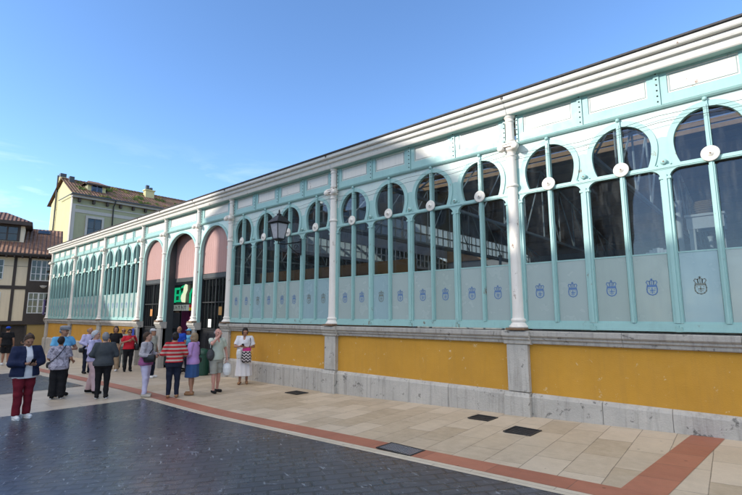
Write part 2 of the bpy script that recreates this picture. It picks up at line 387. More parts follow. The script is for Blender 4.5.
BLUES = {(6, 2): FROSTB, (6, 6): FROSTB, (6, 7): FROSTB, (7, 2): FROSTB, (8, 4): FROSTB, (6, 4): FROSTG, (7, 5): FROSTG, (8, 2): FROSTG, (8, 3): FROSTG}
def set_mat(o, m):
    o.material_slots[0].link = 'OBJECT'; o.material_slots[0].material = m
def frieze(w, x0, panels):
    b = MB(); cw = w / panels
    b.box(x0, x0 + w, -.004, .05, 5.555, 6.20)
    for i in range(panels):
        a = x0 + cw * i; c = a + cw; m = .15 if panels > 1 else .18
        b.box(a + .045, c - .045, -.03, -.004, 5.575, 5.745); b.box(a + .045, c - .045, -.03, -.004, 6.105, 6.19)
        b.box(a + .045, a + m, -.03, -.004, 5.745, 6.105); b.box(c - m, c - .045, -.03, -.004, 5.745, 6.105)
        b.box(a + m, c - m, -.012, -.004, 5.745, 6.105, 1)
        for (p, q, r, s) in ((a + m + .025, c - m - .025, 5.775, 5.785), (a + m + .025, c - m - .025, 6.065, 6.075)): b.box(p, q, -.020, -.012, r, s, 2)
        for p in (a + m + .025, c - m - .035): b.box(p, p + .010, -.020, -.012, 5.785, 6.065, 2)
        for e in ((a, c) if i == 0 else (c,)):
            x_0, x_1 = max(e - .042, x0), min(e + .042, x0 + w); b.box(x_0, x_1, -.05, -.004, 5.565, 6.195)
            ex = min(max(e, x0 + .02), x0 + w - .02)
            for k in range(6): b.sphere((ex, -.052, 5.63 + k * .1), .014, 3, 8)
    return b.build('frieze', [TEAL, WHITE, FROSTG, IRON], hall)
LEDGE = M('rust_stained_ledge', (.34, .47, .44), .6, .25, 3, .3, 30, rust=.75, rustc=(.36, .24, .12))
def ledge(x0, x1):
    b = MB(); b.sweep_x([(.0, 5.50), (-.05, 5.50), (-.075, 5.525), (-.085, 5.55), (-.05, 5.562), (0, 5.566)], x0, x1, [0, 0, 0, 1, 1, 0]); return b.build('ledge', [TEAL, LEDGE], hall)
SEAM = M('cornice_seam', (.10, .085, .075), .8, .3, 3, .1)
def cornice(x0, x1):
    b = MB()
    P = [(.05, 6.13), (-.19, 6.135), (-.205, 6.15), (-.225, 6.20), (-.235, 6.25), (-.235, 6.262), (-.29, 6.27), (-.305, 6.30), (-.31, 6.352), (-.31, 6.362), (-.375, 6.37), (-.39, 6.39), (-.395, 6.455), (-.385, 6.463), (.05, 6.463)]
    ms = [1] + [0] * 7 + [2] + [0] * 6
    b.sweep_x(P, x0 + .004, x1 - .004, ms)
    b.box(x1 - .025, x1 + .025, -.405, -.38, 6.41, 6.455, 2)
    return b.build('cornice', [CORN, TEAL, SEAM], hall)
def roof_edge(x0, x1):
    b = MB(); b.sweep_x([(-.43, 6.466), (-.435, 6.495), (-.38, 6.51), (.2, 6.60), (.2, 6.47)], x0, x1); return b
def sill(x0, x1):
    b = MB(); n = max(1, round((x1 - x0) / 1.7)); L = (x1 - x0) / n
    P = [(.1, 1.515), (-.05, 1.515), (-.065, 1.53), (-.065, 1.575), (-.085, 1.59), (-.10, 1.60), (-.10, 1.635), (-.125, 1.65), (-.14, 1.67), (-.14, 1.745), (-.125, 1.757), (.1, 1.768)]
    for i in range(n): b.sweep_x(P, x0 + L * i + .003, x0 + L * (i + 1) - .003)
    return b.build('sill', SILL, hall)
def plinth(x0, x1):
    b = MB(); n = max(1, round((x1 - x0) / 1.35)); e = [x0] + sorted(x0 + (x1 - x0) * (i + random.uniform(-.12, .12)) / n for i in range(1, n)) + [x1]
    for a, c in zip(e[:-1], e[1:]):
        d = random.uniform(-.004, .004)
        b.sweep_x([(.1, -.9), (-.07 + d, -.9), (-.07 + d, .53), (-.045, .575), (.0, .60), (.1, .60)], a + .004, c - .004)
    return b.build('plinth', STONE, hall)
def pedestal(x):
    b = MB(); b.box(x - .25, x + .17, -.105, .1, .61, 1.50, 0, None, .012)
    b.box(x - .33, x + .19, -.16, .1, -.9, .54, 0, None, .015); b.sweep_x([(.1, .54), (-.145, .54), (-.115, .60), (.1, .61)], x - .315, x + .175)
    P = [(.1, 1.50), (-.11, 1.50), (-.13, 1.515), (-.13, 1.575), (-.15, 1.59), (-.165, 1.60), (-.165, 1.635), (-.19, 1.65), (-.205, 1.67), (-.205, 1.748), (-.19, 1.76), (.1, 1.771)]
    b.sweep_x(P, x - .30, x + .24)
    return b.build('pedestal', STONE, hall)
def column_meshes():
    b = MB()
    b.lathe([(.155, 1.82), (.165, 1.86), (.15, 1.89), (.13, 1.91), (.13, 1.93), (.145, 1.95), (.14, 1.98), (.118, 2.0), (.112, 2.10), (.105, 3.0), (.100, 4.62), (.118, 4.625), (.122, 4.65), (.118, 4.675), (.100, 4.68), (.098, 5.26), (.112, 5.27), (.115, 5.295), (.10, 5.305), (.098, 5.36), (.13, 5.40), (.135, 5.44)], 20)
    b.lathe([(.085, 5.44), (.085, 5.60), (.10, 5.605), (.10, 5.625), (.088, 5.63), (.086, 6.0), (.10, 6.01), (.105, 6.03), (.09, 6.045), (.09, 6.085), (.11, 6.10), (.125, 6.14)], 18)
    shaft = b.mesh('column', COLP)
    b = MB(); b.box(-.19, .19, -.19, .19, 1.772, 1.815, 0, None, .008)
    b.lathe([(.185, 1.815), (.19, 1.84), (.17, 1.86), (.15, 1.865)], 20, m=1); base = b.mesh('column_base', [RUST, COLP])
    b = MB(); b.box(-.165, .165, -.165, .165, 5.50, 5.545, 0, None, .01)
    for sx in (-1, 1):
        for sy in (-1, 1):
            Mx = Matrix.Translation((sx * .15, sy * .14, 5.44)) @ Matrix.Rotation(PI / 2, 4, 'X') @ Matrix.Rotation(0, 4, 'Y')
            b.lathe([(.03, -.055), (.066, -.05), (.07, 0), (.066, .05), (.03, .055)], 14, (0, 0, 0), 0, Mx)
            b.lathe([(.025, -.065), (.022, .065)], 10, (0, 0, 0), 0, Mx)
    b.box(-.14, .14, -.15, .15, 5.46, 5.50)
    cap = b.mesh('capital', COLP); return shaft, base, cap
CM = column_meshes()
def bay_strips(x0, x1):
    b = MB()
    for a, c in ((x0, x0 + .103), (x1 - .103, x1)):
        b.box(a, c, -.03, .05, 1.80, 5.50)
        e = a + .075 if a == x0 else c - .075
        for k in range(9): b.sphere((e, -.032, 4.62 + k * .095), .012, 1, 6)
        for k in range(4): b.sphere((e, -.032, 2.2 + k * .6), .011, 1, 6)
    return b.build('bay_frame', [TEAL, IRON], hall)
for i, x in enumerate(COLX):
    o = link('column', CM[0], hall, (x, -.06, 0)); link('column_base', CM[1], o); link('capital', CM[2], o)
    pedestal(x)
roofb = MB()
for i in range(len(COLX) - 1):
    x0, x1 = COLX[i], COLX[i + 1]; w = x1 - x0
    door = 3 <= i <= 5
    cornice(x0 - (.25 if i == 0 else 0), x1); ledge(x0, x1)
    frieze(w - .24, x0 + .12, 1 if door else 4)
    if door: continue
    b = MB(); b.box(x0 + .12, x1 - .2, .0, .12, .59, 1.53); b.build('wall_panel', YELLOW, hall)
    sill(x0 + .24, x1 - .30); plinth(x0 + .19, x1 - .33); bay_strips(x0, x1)
    cw = (w - .206) / 4; FA, FB, GM, LM = win_set(cw)
    for k in range(4):
        xc = x0 + .103 + cw * (k + .5)
        fr = link('arched_window', FA if k < 3 else FB, hall, (xc, 0, 0))
        link('glass_pane', GM, fr); link('rosette', ROS, fr, (0, -.075, 4.562))
        for s in (0, 1):
            lp = link('lower_panel', LM, fr, ((-1 if s == 0 else 1) * (cw / 4 - .015), 0, 0))
            c = link('crest', CRE, fr, ((-1 if s == 0 else 1) * (cw / 4 - .015) + random.uniform(-.01, .01), -.0135, 2.508))
            bl = BLUES.get((i, 2 * k + s))
            if bl: set_mat(lp, bl)
            if bl is FROSTB: set_mat(c, CRESTG)
roof_edge(XL - .3, XR).build('roof_edge', M('roof_edge_slate', (.06, .055, .055), .7, .3, 3, .3), hall)

# doorways ---------------------------------------------------------
def doorway(i, spring, setback, open_=False):
    x0, x1 = COLX[i] + .10, COLX[i + 1] - .10; w = x1 - x0; xc = (x0 + x1) / 2; a = w / 2 - .10; top = 5.36; bz = top - spring; zt = 5.50
    b = MB(); n = 32; corner = math.atan2(zt - spring, w / 2)
    ths = sorted([PI * k / n for k in range(n + 1)] + [corner, PI - corner])
    I = [(-a * math.cos(t), spring + bz * math.sin(t)) for t in ths]; G = [(-(a + .085) * math.cos(t), spring + (bz + .085) * math.sin(t)) for t in ths]; O = []
    for t in ths:
        cx, sx = -math.cos(t), math.sin(t); k = min((w / 2) / abs(cx) if abs(cx) > 1e-6 else 99, (zt - spring) / sx if sx > 1e-6 else 99); O.append((k * cx, spring + k * sx))
    for k in range(len(ths) - 1):
        A, B, C, D, E_, F = I[k], I[k + 1], G[k + 1], G[k], O[k + 1], O[k]
        b.quad((xc + A[0], -.05, A[1]), (xc + B[0], -.05, B[1]), (xc + C[0], -.05, C[1]), (xc + D[0], -.05, D[1]), 0)
        b.quad((xc + A[0], -.05, A[1]), (xc + B[0], -.05, B[1]), (xc + B[0], .08, B[1]), (xc + A[0], .08, A[1]), 0)
        b.quad((xc + D[0], -.05, D[1]), (xc + C[0], -.05, C[1]), (xc + C[0], -.012, C[1]), (xc + D[0], -.012, D[1]), 0)
        b.quad((xc + D[0], -.012, D[1]), (xc + C[0], -.012, C[1]), (xc + E_[0], -.012, E_[1]), (xc + F[0], -.012, F[1]), 1)
        b.quad((xc + A[0], .08, A[1]), (xc + B[0], .08, B[1]), (xc + E_[0], .08, E_[1]), (xc + F[0], .08, F[1]), 0)
    for s in (-1, 1):
        p, q = sorted((xc + s * a, xc + s * w / 2)); b.box(p, q, -.05, .08, 1.76, spring)
        p, q = sorted((xc + s * (a - .02), xc + s * w / 2)); b.box(p, q, -.065, -.05, spring - .06, spring + .05)
        p, q = sorted((xc + s * (a + .03), xc + s * w / 2 )); b.box(p, q, -.02, .10, -.6, 1.50, 2)
    fr = b.build('doorway', [TEAL, TEALPALE, STONE], hall)
    b = MB(); nb = 14; yb = setback
    for k in range(nb):
        p = xc - w / 2 + w * k / nb; b.box(p + .003, p + w / nb - .003, yb, yb + .02, 3.60 if not open_ else 3.55, 5.46)
    b.build('pink_panel', PINK, fr)
    b = MB(); b.box(xc - w / 2, xc + w / 2, yb - .03, yb + .06, 3.42, 3.58); b.build('header', DARKMETAL, fr)
    if open_:
        b = MB()
        for s in (-1, 1):
            p, q = sorted((xc + s * (a - .02), xc + s * w / 2)); b.box(p, q, .085, setback, .0, 5.4)
        b.box(xc - w / 2, xc + w / 2, .1, setback, 5.40, 5.46)
        b.build('jamb', DARKMETAL, fr)
    return fr, x0, x1
def glazed_leaf(fr, x0, x1, y, z1, gb, nbars, low=1.5):
    b = MB(); b.box(x0, x1, y - .02, y + .03, gb, low)                        # solid lower panel with raised fields
    n = 3
    for k in range(n):
        p = x0 + (x1 - x0) * k / n; q = x0 + (x1 - x0) * (k + 1) / n
        b.box(p + .08, q - .08, y - .035, y - .02, gb + .15, low - .12); b.box(p + .16, q - .16, y - .05, y - .035, gb + .25, low - .22)
    for k in range(nbars + 1):
        p = x0 + (x1 - x0) * k / nbars; t = .018 if k % 4 == 0 else .006; b.box(p - t, p + t, y - .02, y + .03, low, z1)
    for z in (low + .02, low + 1.0, z1 - .04): b.box(x0, x1, y - .045, y - .022 - .001 * 0 + .03, z, z + .035)
    lf = b.build('gate', IRON, fr)
    b = MB(); b.box(x0, x1, y + .032, y + .038, low, z1); b.build('gate_glass', GLASSDARK, lf)
    return lf
d1, a, c = doorway(3, 4.45, .10); glazed_leaf(d1, a + .1, c - .1, .14, 3.42, -.15, 9)
d3, a, c = doorway(5, 4.45, .10); glazed_leaf(d3, a + .1, c - .1, .14, 3.42, -.08, 8)
for fr_, px_, pz_, mt_ in ((d1, -20.95, 2.15, (.42, .18, .05)), (d3, -15.2, 2.2, (.40, .22, .07)), (d3, -15.9, 1.75, (.6, .6, .58))):
    b = MB(); b.box(px_ - .11, px_ + .11, .112, .116, pz_ - .15, pz_ + .15); b.build('notice', M('paper_notice', mt_, .7, .15, 9, 0), fr_)
d2, a, c = doorway(4, 4.42, .36, True)
# open gate leaves folded back beside the middle passage
for x, s in ((c - .16, -1),):
    b = MB()
    for k in range(8): y = .2 + k * .14; b.box(x - .012, x + .012, y - .012, y + .012, -.05, 2.5)
    for z in (.1, 1.0, 1.9, 2.45): b.box(x - .015, x + .015, .18, 1.2, z, z + .04)
    b.box(x - .008, x + .008, .2, 1.18, .14, 1.0); b.build('open_gate', IRON, d2)
# ------------------------------------------------------------------ inside the hall
b = MB(); b.quad((XL, .15, .0), (XR, .15, .0), (XR, DEP, .0), (XL, DEP, .0)); b.build('hall_floor', FLOORIN, hall)
NX0, NX1 = -21.91, -14.416
deck = MB(); sky = MB()
def zr(y): return 6.50 + .2 * (y if y < DEP / 2 else DEP - y)
for x0, x1 in ((XL - .2, NX0), (NX1, XR + .1)):
    ys = [.05, 2.6, 5.4, 7.2, 11.2, 13.0, 16.0, 17.8, 21, 22.8, DEP]
    for k in range(len(ys) - 1):
        if k in ((3,) if x0 < NX0 else (1, 3)): sky.quad((x0, ys[k], zr(ys[k]) + .06), (x1, ys[k], zr(ys[k]) + .06), (x1, ys[k + 1], zr(ys[k + 1]) + .06), (x0, ys[k + 1], zr(ys[k + 1]) + .06)); continue
        ya, yb = ys[k], ys[k + 1]
        deck.add([(x0, ya, zr(ya)), (x1, ya, zr(ya)), (x1, yb, zr(yb)), (x0, yb, zr(yb)), (x0, ya, zr(ya) + .12), (x1, ya, zr(ya) + .12), (x1, yb, zr(yb) + .12), (x0, yb, zr(yb) + .12)],
                 [(3, 2, 1, 0), (4, 5, 6, 7), (0, 1, 5, 4), (1, 2, 6, 5), (2, 3, 7, 6), (3, 0, 4, 7)])
sky.quad((NX0, 5.5, 9.3), (NX1, 5.5, 9.3), (NX1, DEP, 9.3), (NX0, DEP, 9.3))
deck.box(NX0 - .2, NX1 + .2, .05, 5.6, 6.62, 6.72); deck.box(NX0, NX1, DEP - .1, DEP, 6.6, 9.29)
deck.build('roof_deck', WOOD, hall); sky.build('rooflight', SKYGLASS, hall)
b = MB()
for x in (NX0, NX1):
    b.box(x - .05, x + .05, 5.6, DEP, 6.95, 9.28); b.box(x - .06, x + .06, .3, DEP, 5.75, 5.95)
b.box(NX0, NX1, 5.5, 5.62, 6.73, 9.28); b.box(NX0, NX1, .12, .25, 5.52, 6.6)
b.build('nave_wall', DARKWALL, hall)
tl = NT('clerestory_glass'); ts = tl.new('ShaderNodeBsdfTranslucent'); ts.inputs[0].default_value = (.8, .85, .85, 1); tl.L(ts.outputs[0], tl.out.inputs[0])
b = MB(); bb = MB()
for x in (NX0, NX1):
    b.box(x - .008, x + .008, 1, DEP, 5.97, 6.93)
    y = 1.
    while y < DEP: bb.box(x - .045, x + .045, y - .035, y + .035, 5.95, 6.95); y += .55
    bb.box(x - .045, x + .045, 1, DEP, 6.42, 6.47)
c_ = b.build('clerestory', tl.mat, hall); bb.build('glazing_bars', WHITE, c_)
b = MB(); b.box(XL - .1, XR, DEP, DEP + .15, 0, 1.5); b.box(XL - .1, XR, DEP, DEP + .15, 5.4, 6.6); b.box(XL - .1, XL + .05, .1, DEP, -.5, 6.5); b.box(XR - .02, XR + .1, .1, DEP, -.3, 6.5)
x = XL
while x < XR: b.box(x - .3, x + .3, DEP, DEP + .15, 1.5, 5.4); x += 2.63
for x in (XL - .02, XR - .05): b.add([(x, .1, 6.45), (x, DEP, 6.45), (x, DEP / 2, zr(DEP / 2))], [(0, 1, 2)])
b.build('back_wall', DARKWALL, hall)
bgm = NT('back_window_glass'); q_ = bgm.new('ShaderNodeBsdfTranslucent'); q_.inputs[0].default_value = (.30, .33, .34, 1); bgm.L(q_.outputs[0], bgm.out.inputs[0])
b = MB(); b.box(XL, XR, DEP + .02, DEP + .05, 1.5, 5.4); b.build('back_glazing', bgm.mat, hall)
for i in range(len(COLX)):                        # roof trusses spanning the hall at each column
    x = COLX[i] + .9
    if NX0 - .2 < x < NX1 + .2: continue
    t = MB(); bot = 5.65
    t.box(x - .05, x + .05, .3, DEP - .2, bot, bot + .09)
    ny = 12
    for k in range(ny):
        ya = .3 + (DEP - .6) * k / ny; yb = .3 + (DEP - .6) * (k + 1) / ny
        t.tube([(x, ya, zr(ya) - .12), (x, yb, zr(yb) - .12)], .05, 4, 0, False)
        t.tube([(x, ya, bot + .04), (x, yb, zr(yb) - .12)] if k < ny / 2 else [(x, ya, zr(ya) - .12), (x, yb, bot + .04)], .032, 4, 0, False)
        t.tube([(x, yb, bot + .04), (x, yb, zr(yb) - .12)], .03, 4, 0, False)
    t.build('roof_truss', TRUSSP, hall)
b = MB()
for y in np.arange(1.2, 25.5, 1.55): b.box(XL + .1, NX0 - .1, y - .06, y + .06, zr(y) - .16, zr(y) - .005); b.box(NX1 + .1, XR - .1, y - .06, y + .06, zr(y) - .16, zr(y) - .005)
b.build('roof_purlins', WOOD, hall)
b = MB(); b.lathe([(.14, 0), (.14, .2), (.09, .3), (.085, 5.5), (.14, 5.66)], 10); ICM = b.mesh('inner_column', TRUSSP)
for x in np.arange(XL + 2.6, XR, 5.26):
    for y in (8.5, 17.5): link('inner_column', ICM, hall, (x, y, 0))
# market stalls glimpsed through the glass and an upper gallery behind the right bays
b = MB(); b.box(-3.6, XR - .1, .35, 4.0, 1.72, 1.80); b.build('gallery_floor', FLOORIN, hall)
STW = M('painted_shelf_white', (.55, .54, .50), .5, .1, 3, .1)
sh = thing('plant_stand', 'white slatted wooden stand holding a wicker basket behind the upper glass near the right edge', 'stand', (-.83, .52, 1.80))
b = MB()
for sx in (-.2, .2):
    for sy in (-.16, .16): b.box(sx - .025, sx + .025, sy - .025, sy + .025, 0, 1.86)
b.build('leg', STW, sh); b = MB()
b.box(-.27, .27, -.22, .22, 1.862, 1.90); b.box(-.25, .25, -.20, -.17, 1.66, 1.85); b.box(-.25, .25, .17, .20, 1.66, 1.85); b.build('top', STW, sh)
b = MB()
for k in range(5): b.box(-.22, .22, -.175 + k * .08, -.13 + k * .08, 1.0, 1.02)
b.build('shelf', STW, sh)
WICK = M('wicker', (.28, .17, .07), .8, .4, 18, .6, 60, world=False)
bk = tag(MB().build('wicker_basket', WICK), 'small brown wicker basket on the white stand behind the glass', 'basket'); b = MB()
for k in range(7):
    r = .15 + .045 * math.sin(PI * k / 7); b.lathe([(r - .02, k * .032), (r + .012, k * .032 + .016), (r - .02, k * .032 + .032)], 18, cap=False)
b.lathe([(.12, .01), (.10, .19), (.001, .20)], 14); bk.data = b.mesh('wicker_basket', WICK); bk.location = (-.83, .52, 3.702)
wc = thing('plastic_chair', 'white plastic chair whose rounded back shows above the frosted glass', 'chair', (-1.62, .70, 1.80), R(200))
PLW = M('white_plastic', (.75, .75, .73), .35, .05, 2, 0)
b = MB()
for k in range(9):
    u0 = -.24 + .48 * k / 9; u1 = u0 + .052; h0 = 1.42 - 3.0 * (u0 + .026) ** 2
    b.box(u0, u1, .20 + .6 * u0 * u0 * -1, .225 - .6 * u0 * u0, .9, h0)
b.build('backrest', PLW, wc); b = MB(); b.box(-.25, .25, -.25, .22, .86, .90, 0, None, .015); b.build('seat', PLW, wc)
for sx in (-.21, .21):
    for sy in (-.2, .19): b = MB(); b.box(sx - .02, sx + .02, sy - .02, sy + .02, 0, .862); b.build('leg', PLW, wc)
b = MB()
for k in range(8):
    x = -33 + k * 4.7
    if NX0 - 2 < x < NX1 + 1: continue
    st = thing('market_stall', 'market stall with a pale counter and dark canopy inside the hall', 'market stall', (x, 7.5 + (k % 3) * 3, 0), 0, 'stalls inside the hall')
    q = MB(); q.box(-1.3, 1.3, -.5, .5, 0, 1.0, 0, None, .02); q.box(-1.36, 1.36, -.56, .56, 1.0, 1.06); q.build('counter', M('stall_counter', (.3, .28, .25), .4, .2), st)
    q = MB(); q.add([(-1.5, -.9, 2.35), (1.5, -.9, 2.35), (1.5, .6, 2.75), (-1.5, .6, 2.75), (-1.5, -.9, 2.2), (1.5, -.9, 2.2)], [(0, 1, 2, 3), (4, 5, 1, 0)]); q.build('canopy', M('stall_canopy', (.10, .05, .03), .8, .2), st)
    for sx in (-1.25, 1.25): q = MB(); q.box(sx - .03, sx + .03, .42, .48, 1.06, 2.7); q.build('post', IRON, st)

# middle passage: lit green sign, banner strip and magenta panel hanging inside
def emis(name, c, s):
    t = NT(name); e = t.new('ShaderNodeEmission'); e.inputs[0].default_value = (*c, 1); e.inputs[1].default_value = s; t.L(e.outputs[0], t.out.inputs[0]); return t.mat
GRN = emis('green_neon', (.01, .45, .20), .42); CRM = emis('cream_lit_figure', (.72, .80, .55), .5)
sg = thing('neon_sign', 'lit green sign with a pale standing figure inside the middle doorway', 'sign', (-20.25, 1.2, 0))
b = MB(); b.box(-.98, .92, .03, .06, 2.52, 3.42); b.build('backing', M('sign_backing', (.05, .055, .05), .4, .2), sg)
b = MB()
def stroke(b, pts, t, y0=-.02, y1=.02, m=0):
    for (x0, z0), (x1, z1) in zip(pts[:-1], pts[1:]):
        d = Vector((x1 - x0, 0, z1 - z0)); L = d.length; ang = math.atan2(d.z, d.x)
        b.box(-t / 2, L + t / 2, y0, y1, -t / 2, t / 2, m, Matrix.Translation((x0, 0, z0)) @ Matrix.Rotation(-ang, 4, 'Y'))
stroke(b, [(-.80, 2.66), (-.80, 3.24), (-.42, 3.24)], .10); stroke(b, [(-.70, 2.95), (-.46, 2.95)], .09); stroke(b, [(-.36, 2.68), (-.36, 3.12)], .09); stroke(b, [(-.72, 2.68), (-.10, 2.68)], .08); b.build('sign_letter', GRN, sg); b = MB()
stroke(b, [(.62, 2.62), (.62, 2.98), (.78, 3.16)], .09); b.build('sign_letter', GRN, sg); b = MB(); stroke(b, [(-.2, 3.3), (.05, 3.36)], .07); b.build('sign_letter', GRN, sg); b = MB(); stroke(b, [(-.18, 2.98), (-.02, 3.1)], .08)
b.build('sign_letter', GRN, sg)
b = MB(); prof = [(-.02, 2.62), (.26, 2.60), (.28, 2.95), (.42, 3.15), (.40, 3.38), (.24, 3.42), (.10, 3.30), (.06, 3.05), (-.10, 2.92), (-.14, 2.78)]
b.add([(x, -.06, z) for x, z in prof] + [(x, -.03, z) for x, z in prof], [tuple(range(10)), tuple(range(19, 9, -1))] + [(i, (i + 1) % 10, 10 + (i + 1) % 10, 10 + i) for i in range(10)]); b.build('figure', CRM, sg)
bn = thing('banner_strip', 'white strip sign with grey lettering and a red and yellow end under the green sign', 'sign', (-20.3, 1.15, 0))
b = MB(); b.box(-1.25, .72, 0, .03, 2.24, 2.50); b.build('board', M('banner_board', (.62, .62, .60), .5, .06, 2, 0), bn)
b = MB()
for k, (p, q) in enumerate(((-1.1, -.95), (-.85, -.7), (-.55, -.42), (-.3, -.14), (.0, .14), (.28, .42))):
    stroke(b, [(p, 2.30), (p + .03, 2.44), (q, 2.44 if k % 2 else 2.34)], .03, -.006, -.001); stroke(b, [(q, 2.30), (q - .02, 2.40)], .03, -.006, -.001)
b.build('lettering', M('banner_letter_grey', (.16, .16, .17), .6, .1), bn)
b = MB(); b.box(.722, 1.12, 0, .03, 2.37, 2.50, 0); b.box(.722, 1.12, 0, .03, 2.24, 2.368, 1); b.build('flag_end', [M('flag_red', (.55, .02, .03), .5, .05), M('flag_yellow', (.75, .48, .02), .5, .05)], bn)
mg = tag(MB().build('hanging_banner', PINK), 'magenta panel standing in the dark middle passage', 'banner'); b = MB()
MAG = M('magenta_cloth', (.40, .055, .20), .8, .1, 2, .1); b.box(-.70, .55, 0, .04, -.06, 2.22); b.box(.58, 1.0, .10, .14, -.06, 2.15); mg.data = b.mesh('hanging_banner', MAG); mg.location = (-20.75, 1.75, 0)
b = MB(); b.box(-19.6, -19.3, 3.2, 3.6, 0, 2.9); b.box(-23.5, -17, 4.2, 4.3, -.1, 3.6); b.build('inner_partition', DARKMETAL, hall)
b = MB(); b.box(-30, -15.2, 9.0, 9.15, 3.3, 4.2); b.box(-30, -15.2, 8.0, 9.0, 3.2, 3.3); b.box(-30, -15.2, 12.0, 12.15, .0, 5.2); b.build('timber_gallery', M('varnished_timber', (.36, .20, .09), .5, .25, 1.5, .2), hall)

bin_ = thing('litter_bin', 'dark green cylindrical litter bin beside the doorway pedestal', 'litter bin', (-15.42, -.36, gz(-15.4)))
b = MB(); b.lathe([(.21, 0), (.22, .03), (.23, .70), (.235, .72)], 22)
for k in range(22):
    a = 2 * PI * k / 22; b.box(-.012, .012, .225, .238, .06, .66, 0, Matrix.Rotation(a, 4, 'Z'))
b.build('body', GREENB, bin_); b = MB(); b.lathe([(.245, .72), (.25, .745), (.245, .77), (.21, .775), (.19, .74)], 22); b.build('rim', GREENB, bin_)
b = MB(); b.lathe([(.24, .78), (.20, .85), (.12, .90), (.02, .92)], 22); b.build('lid', GREENB, bin_)

# wall lantern on its bracket, on the third post of the bay left of the white columns
lm = thing('wall_lantern', 'black four-sided lantern on a scrolled bracket fixed to the turquoise window post', 'street lamp', (-10.52, -.10, 0))
b = MB(); b.box(-.035, .035, -.02, .01, 3.80, 4.30); b.build('wall_plate', IRON, lm)
b = MB(); b.tube([(0, -.02, 4.20), (0, -.25, 4.14), (0, -.6, 4.06), (0, -.80, 4.06), (0, -.80, 4.17)], .018, 8)
b.tube([(0, -.02, 3.84), (0, -.14, 3.86), (0, -.30, 3.94), (0, -.44, 4.06)], .014, 8)
sc_ = [(0, -.17 + .085 * math.cos(t) * (1 - t / 9), 4.02 + .085 * math.sin(t) * (1 - t / 9)) for t in np.linspace(0, 7, 26)]; b.tube(sc_, .010, 6)
b.build('bracket', IRON, lm)
LX = Matrix.Translation((0, -.80, 0))
b = MB()
def frus(b, r0, r1, z0, z1, m=0): 
    vs = [(sx * r0, sy * r0, z0) for sx, sy in ((-1, -1), (1, -1), (1, 1), (-1, 1))] + [(sx * r1, sy * r1, z1) for sx, sy in ((-1, -1), (1, -1), (1, 1), (-1, 1))]
    b.add([LX @ Vector(v) for v in vs], [(3, 2, 1, 0), (4, 5, 6, 7), (0, 1, 5, 4), (1, 2, 6, 5), (2, 3, 7, 6), (3, 0, 4, 7)], m)
frus(b, .125, .125, 4.17, 4.20); frus(b, .05, .11, 4.13, 4.17)
for sx in (-1, 1):
    for sy in (-1, 1): b.tube([LX @ Vector((sx * .115, sy * .115, 4.20)), LX @ Vector((sx * .185, sy * .185, 4.62))], .014, 6, 0, False)
frus(b, .20, .20, 4.62, 4.65); b.build('lantern_frame', IRON, lm)
b = MB(); frus(b, .105, .172, 4.205, 4.615); b.build('lantern_glass', LAMPGLASS, lm)
b = MB(); frus(b, .245, .17, 4.652, 4.74); frus(b, .168, .07, 4.74, 4.86); b.lathe([(.065, 4.86), (.075, 4.90), (.03, 4.93), (.02, 4.98), (.028, 5.0), (.005, 5.04)], 10, (0, -.80, 0)); b.build('lantern_roof', IRON, lm)

# small fittings at the far end
cm = thing('camera_box', 'small white box fitting on an arm at the far corner of the hall', 'security camera', (-36.65, -.05, 6.2)); b = MB(); b.box(-.55, -.05, -.12, .1, 0, .22, 0, None, .02); b.build('housing', WHITE, cm); b = MB(); b.tube([(-.1, 0, .1), (.2, .02, .1)], .03, 6); b.build('arm', IRON, cm)
hs = thing('hanging_sign', 'narrow dark violet vertical sign on the far corner of the hall', 'sign', (-36.65, -.25, 2.05)); b = MB(); b.box(-.14, .14, -.03, .03, 0, 1.0, 0, None, .01); b.build('board', M('violet_sign', (.07, .05, .15), .5, .2), hs)
b = MB(); b.box(-.09, .09, -.034, -.031, .2, .85); b.build('face', M('violet_sign_face', (.22, .20, .34), .5, .2), hs)
b = MB(); b.tube([(0, 0, .98), (.02, .25, 1.02)], .02, 6); b.build('arm', IRON, hs)
ws = thing('blue_plate', 'small blue and white plate on the stone pedestal left of the doors', 'sign', (-22.05, -.17, 1.0)); b = MB(); b.box(-.12, .12, -.008, 0, .08, .45); b.build('upper_panel', M('plate_blue', (.02, .06, .42), .4, .1), ws)
b = MB(); b.box(-.12, .12, -.008, 0, -.15, .077); b.build('lower_part', M('plate_white', (.6, .6, .6), .4, .05), ws)

# wires pinned along the arches
WIRE = M('wire', (.02, .02, .02), .6, .1, 3, 0)
for k, (za, zb, sag) in enumerate(((5.30, 5.42, .10), (5.18, 5.30, .08))):
    b = MB()
    for i in range(6, 10):
        x0, x1 = COLX[i] + .1, COLX[i + 1] - .1; n = 12
        b.tube([(x0 + (x1 - x0) * t / n, -.105 - .008 * k, za + (zb - za) * t / n - sag * math.sin(PI * 2 * t / n) ** 2) for t in range(n + 1)], .004, 5)
    tag(b.build('cable', WIRE), 'upper of the thin dark cables strung across the arches' if k == 0 else 'lower of the thin dark cables strung across the arches', 'cable', 'cables across the arches')
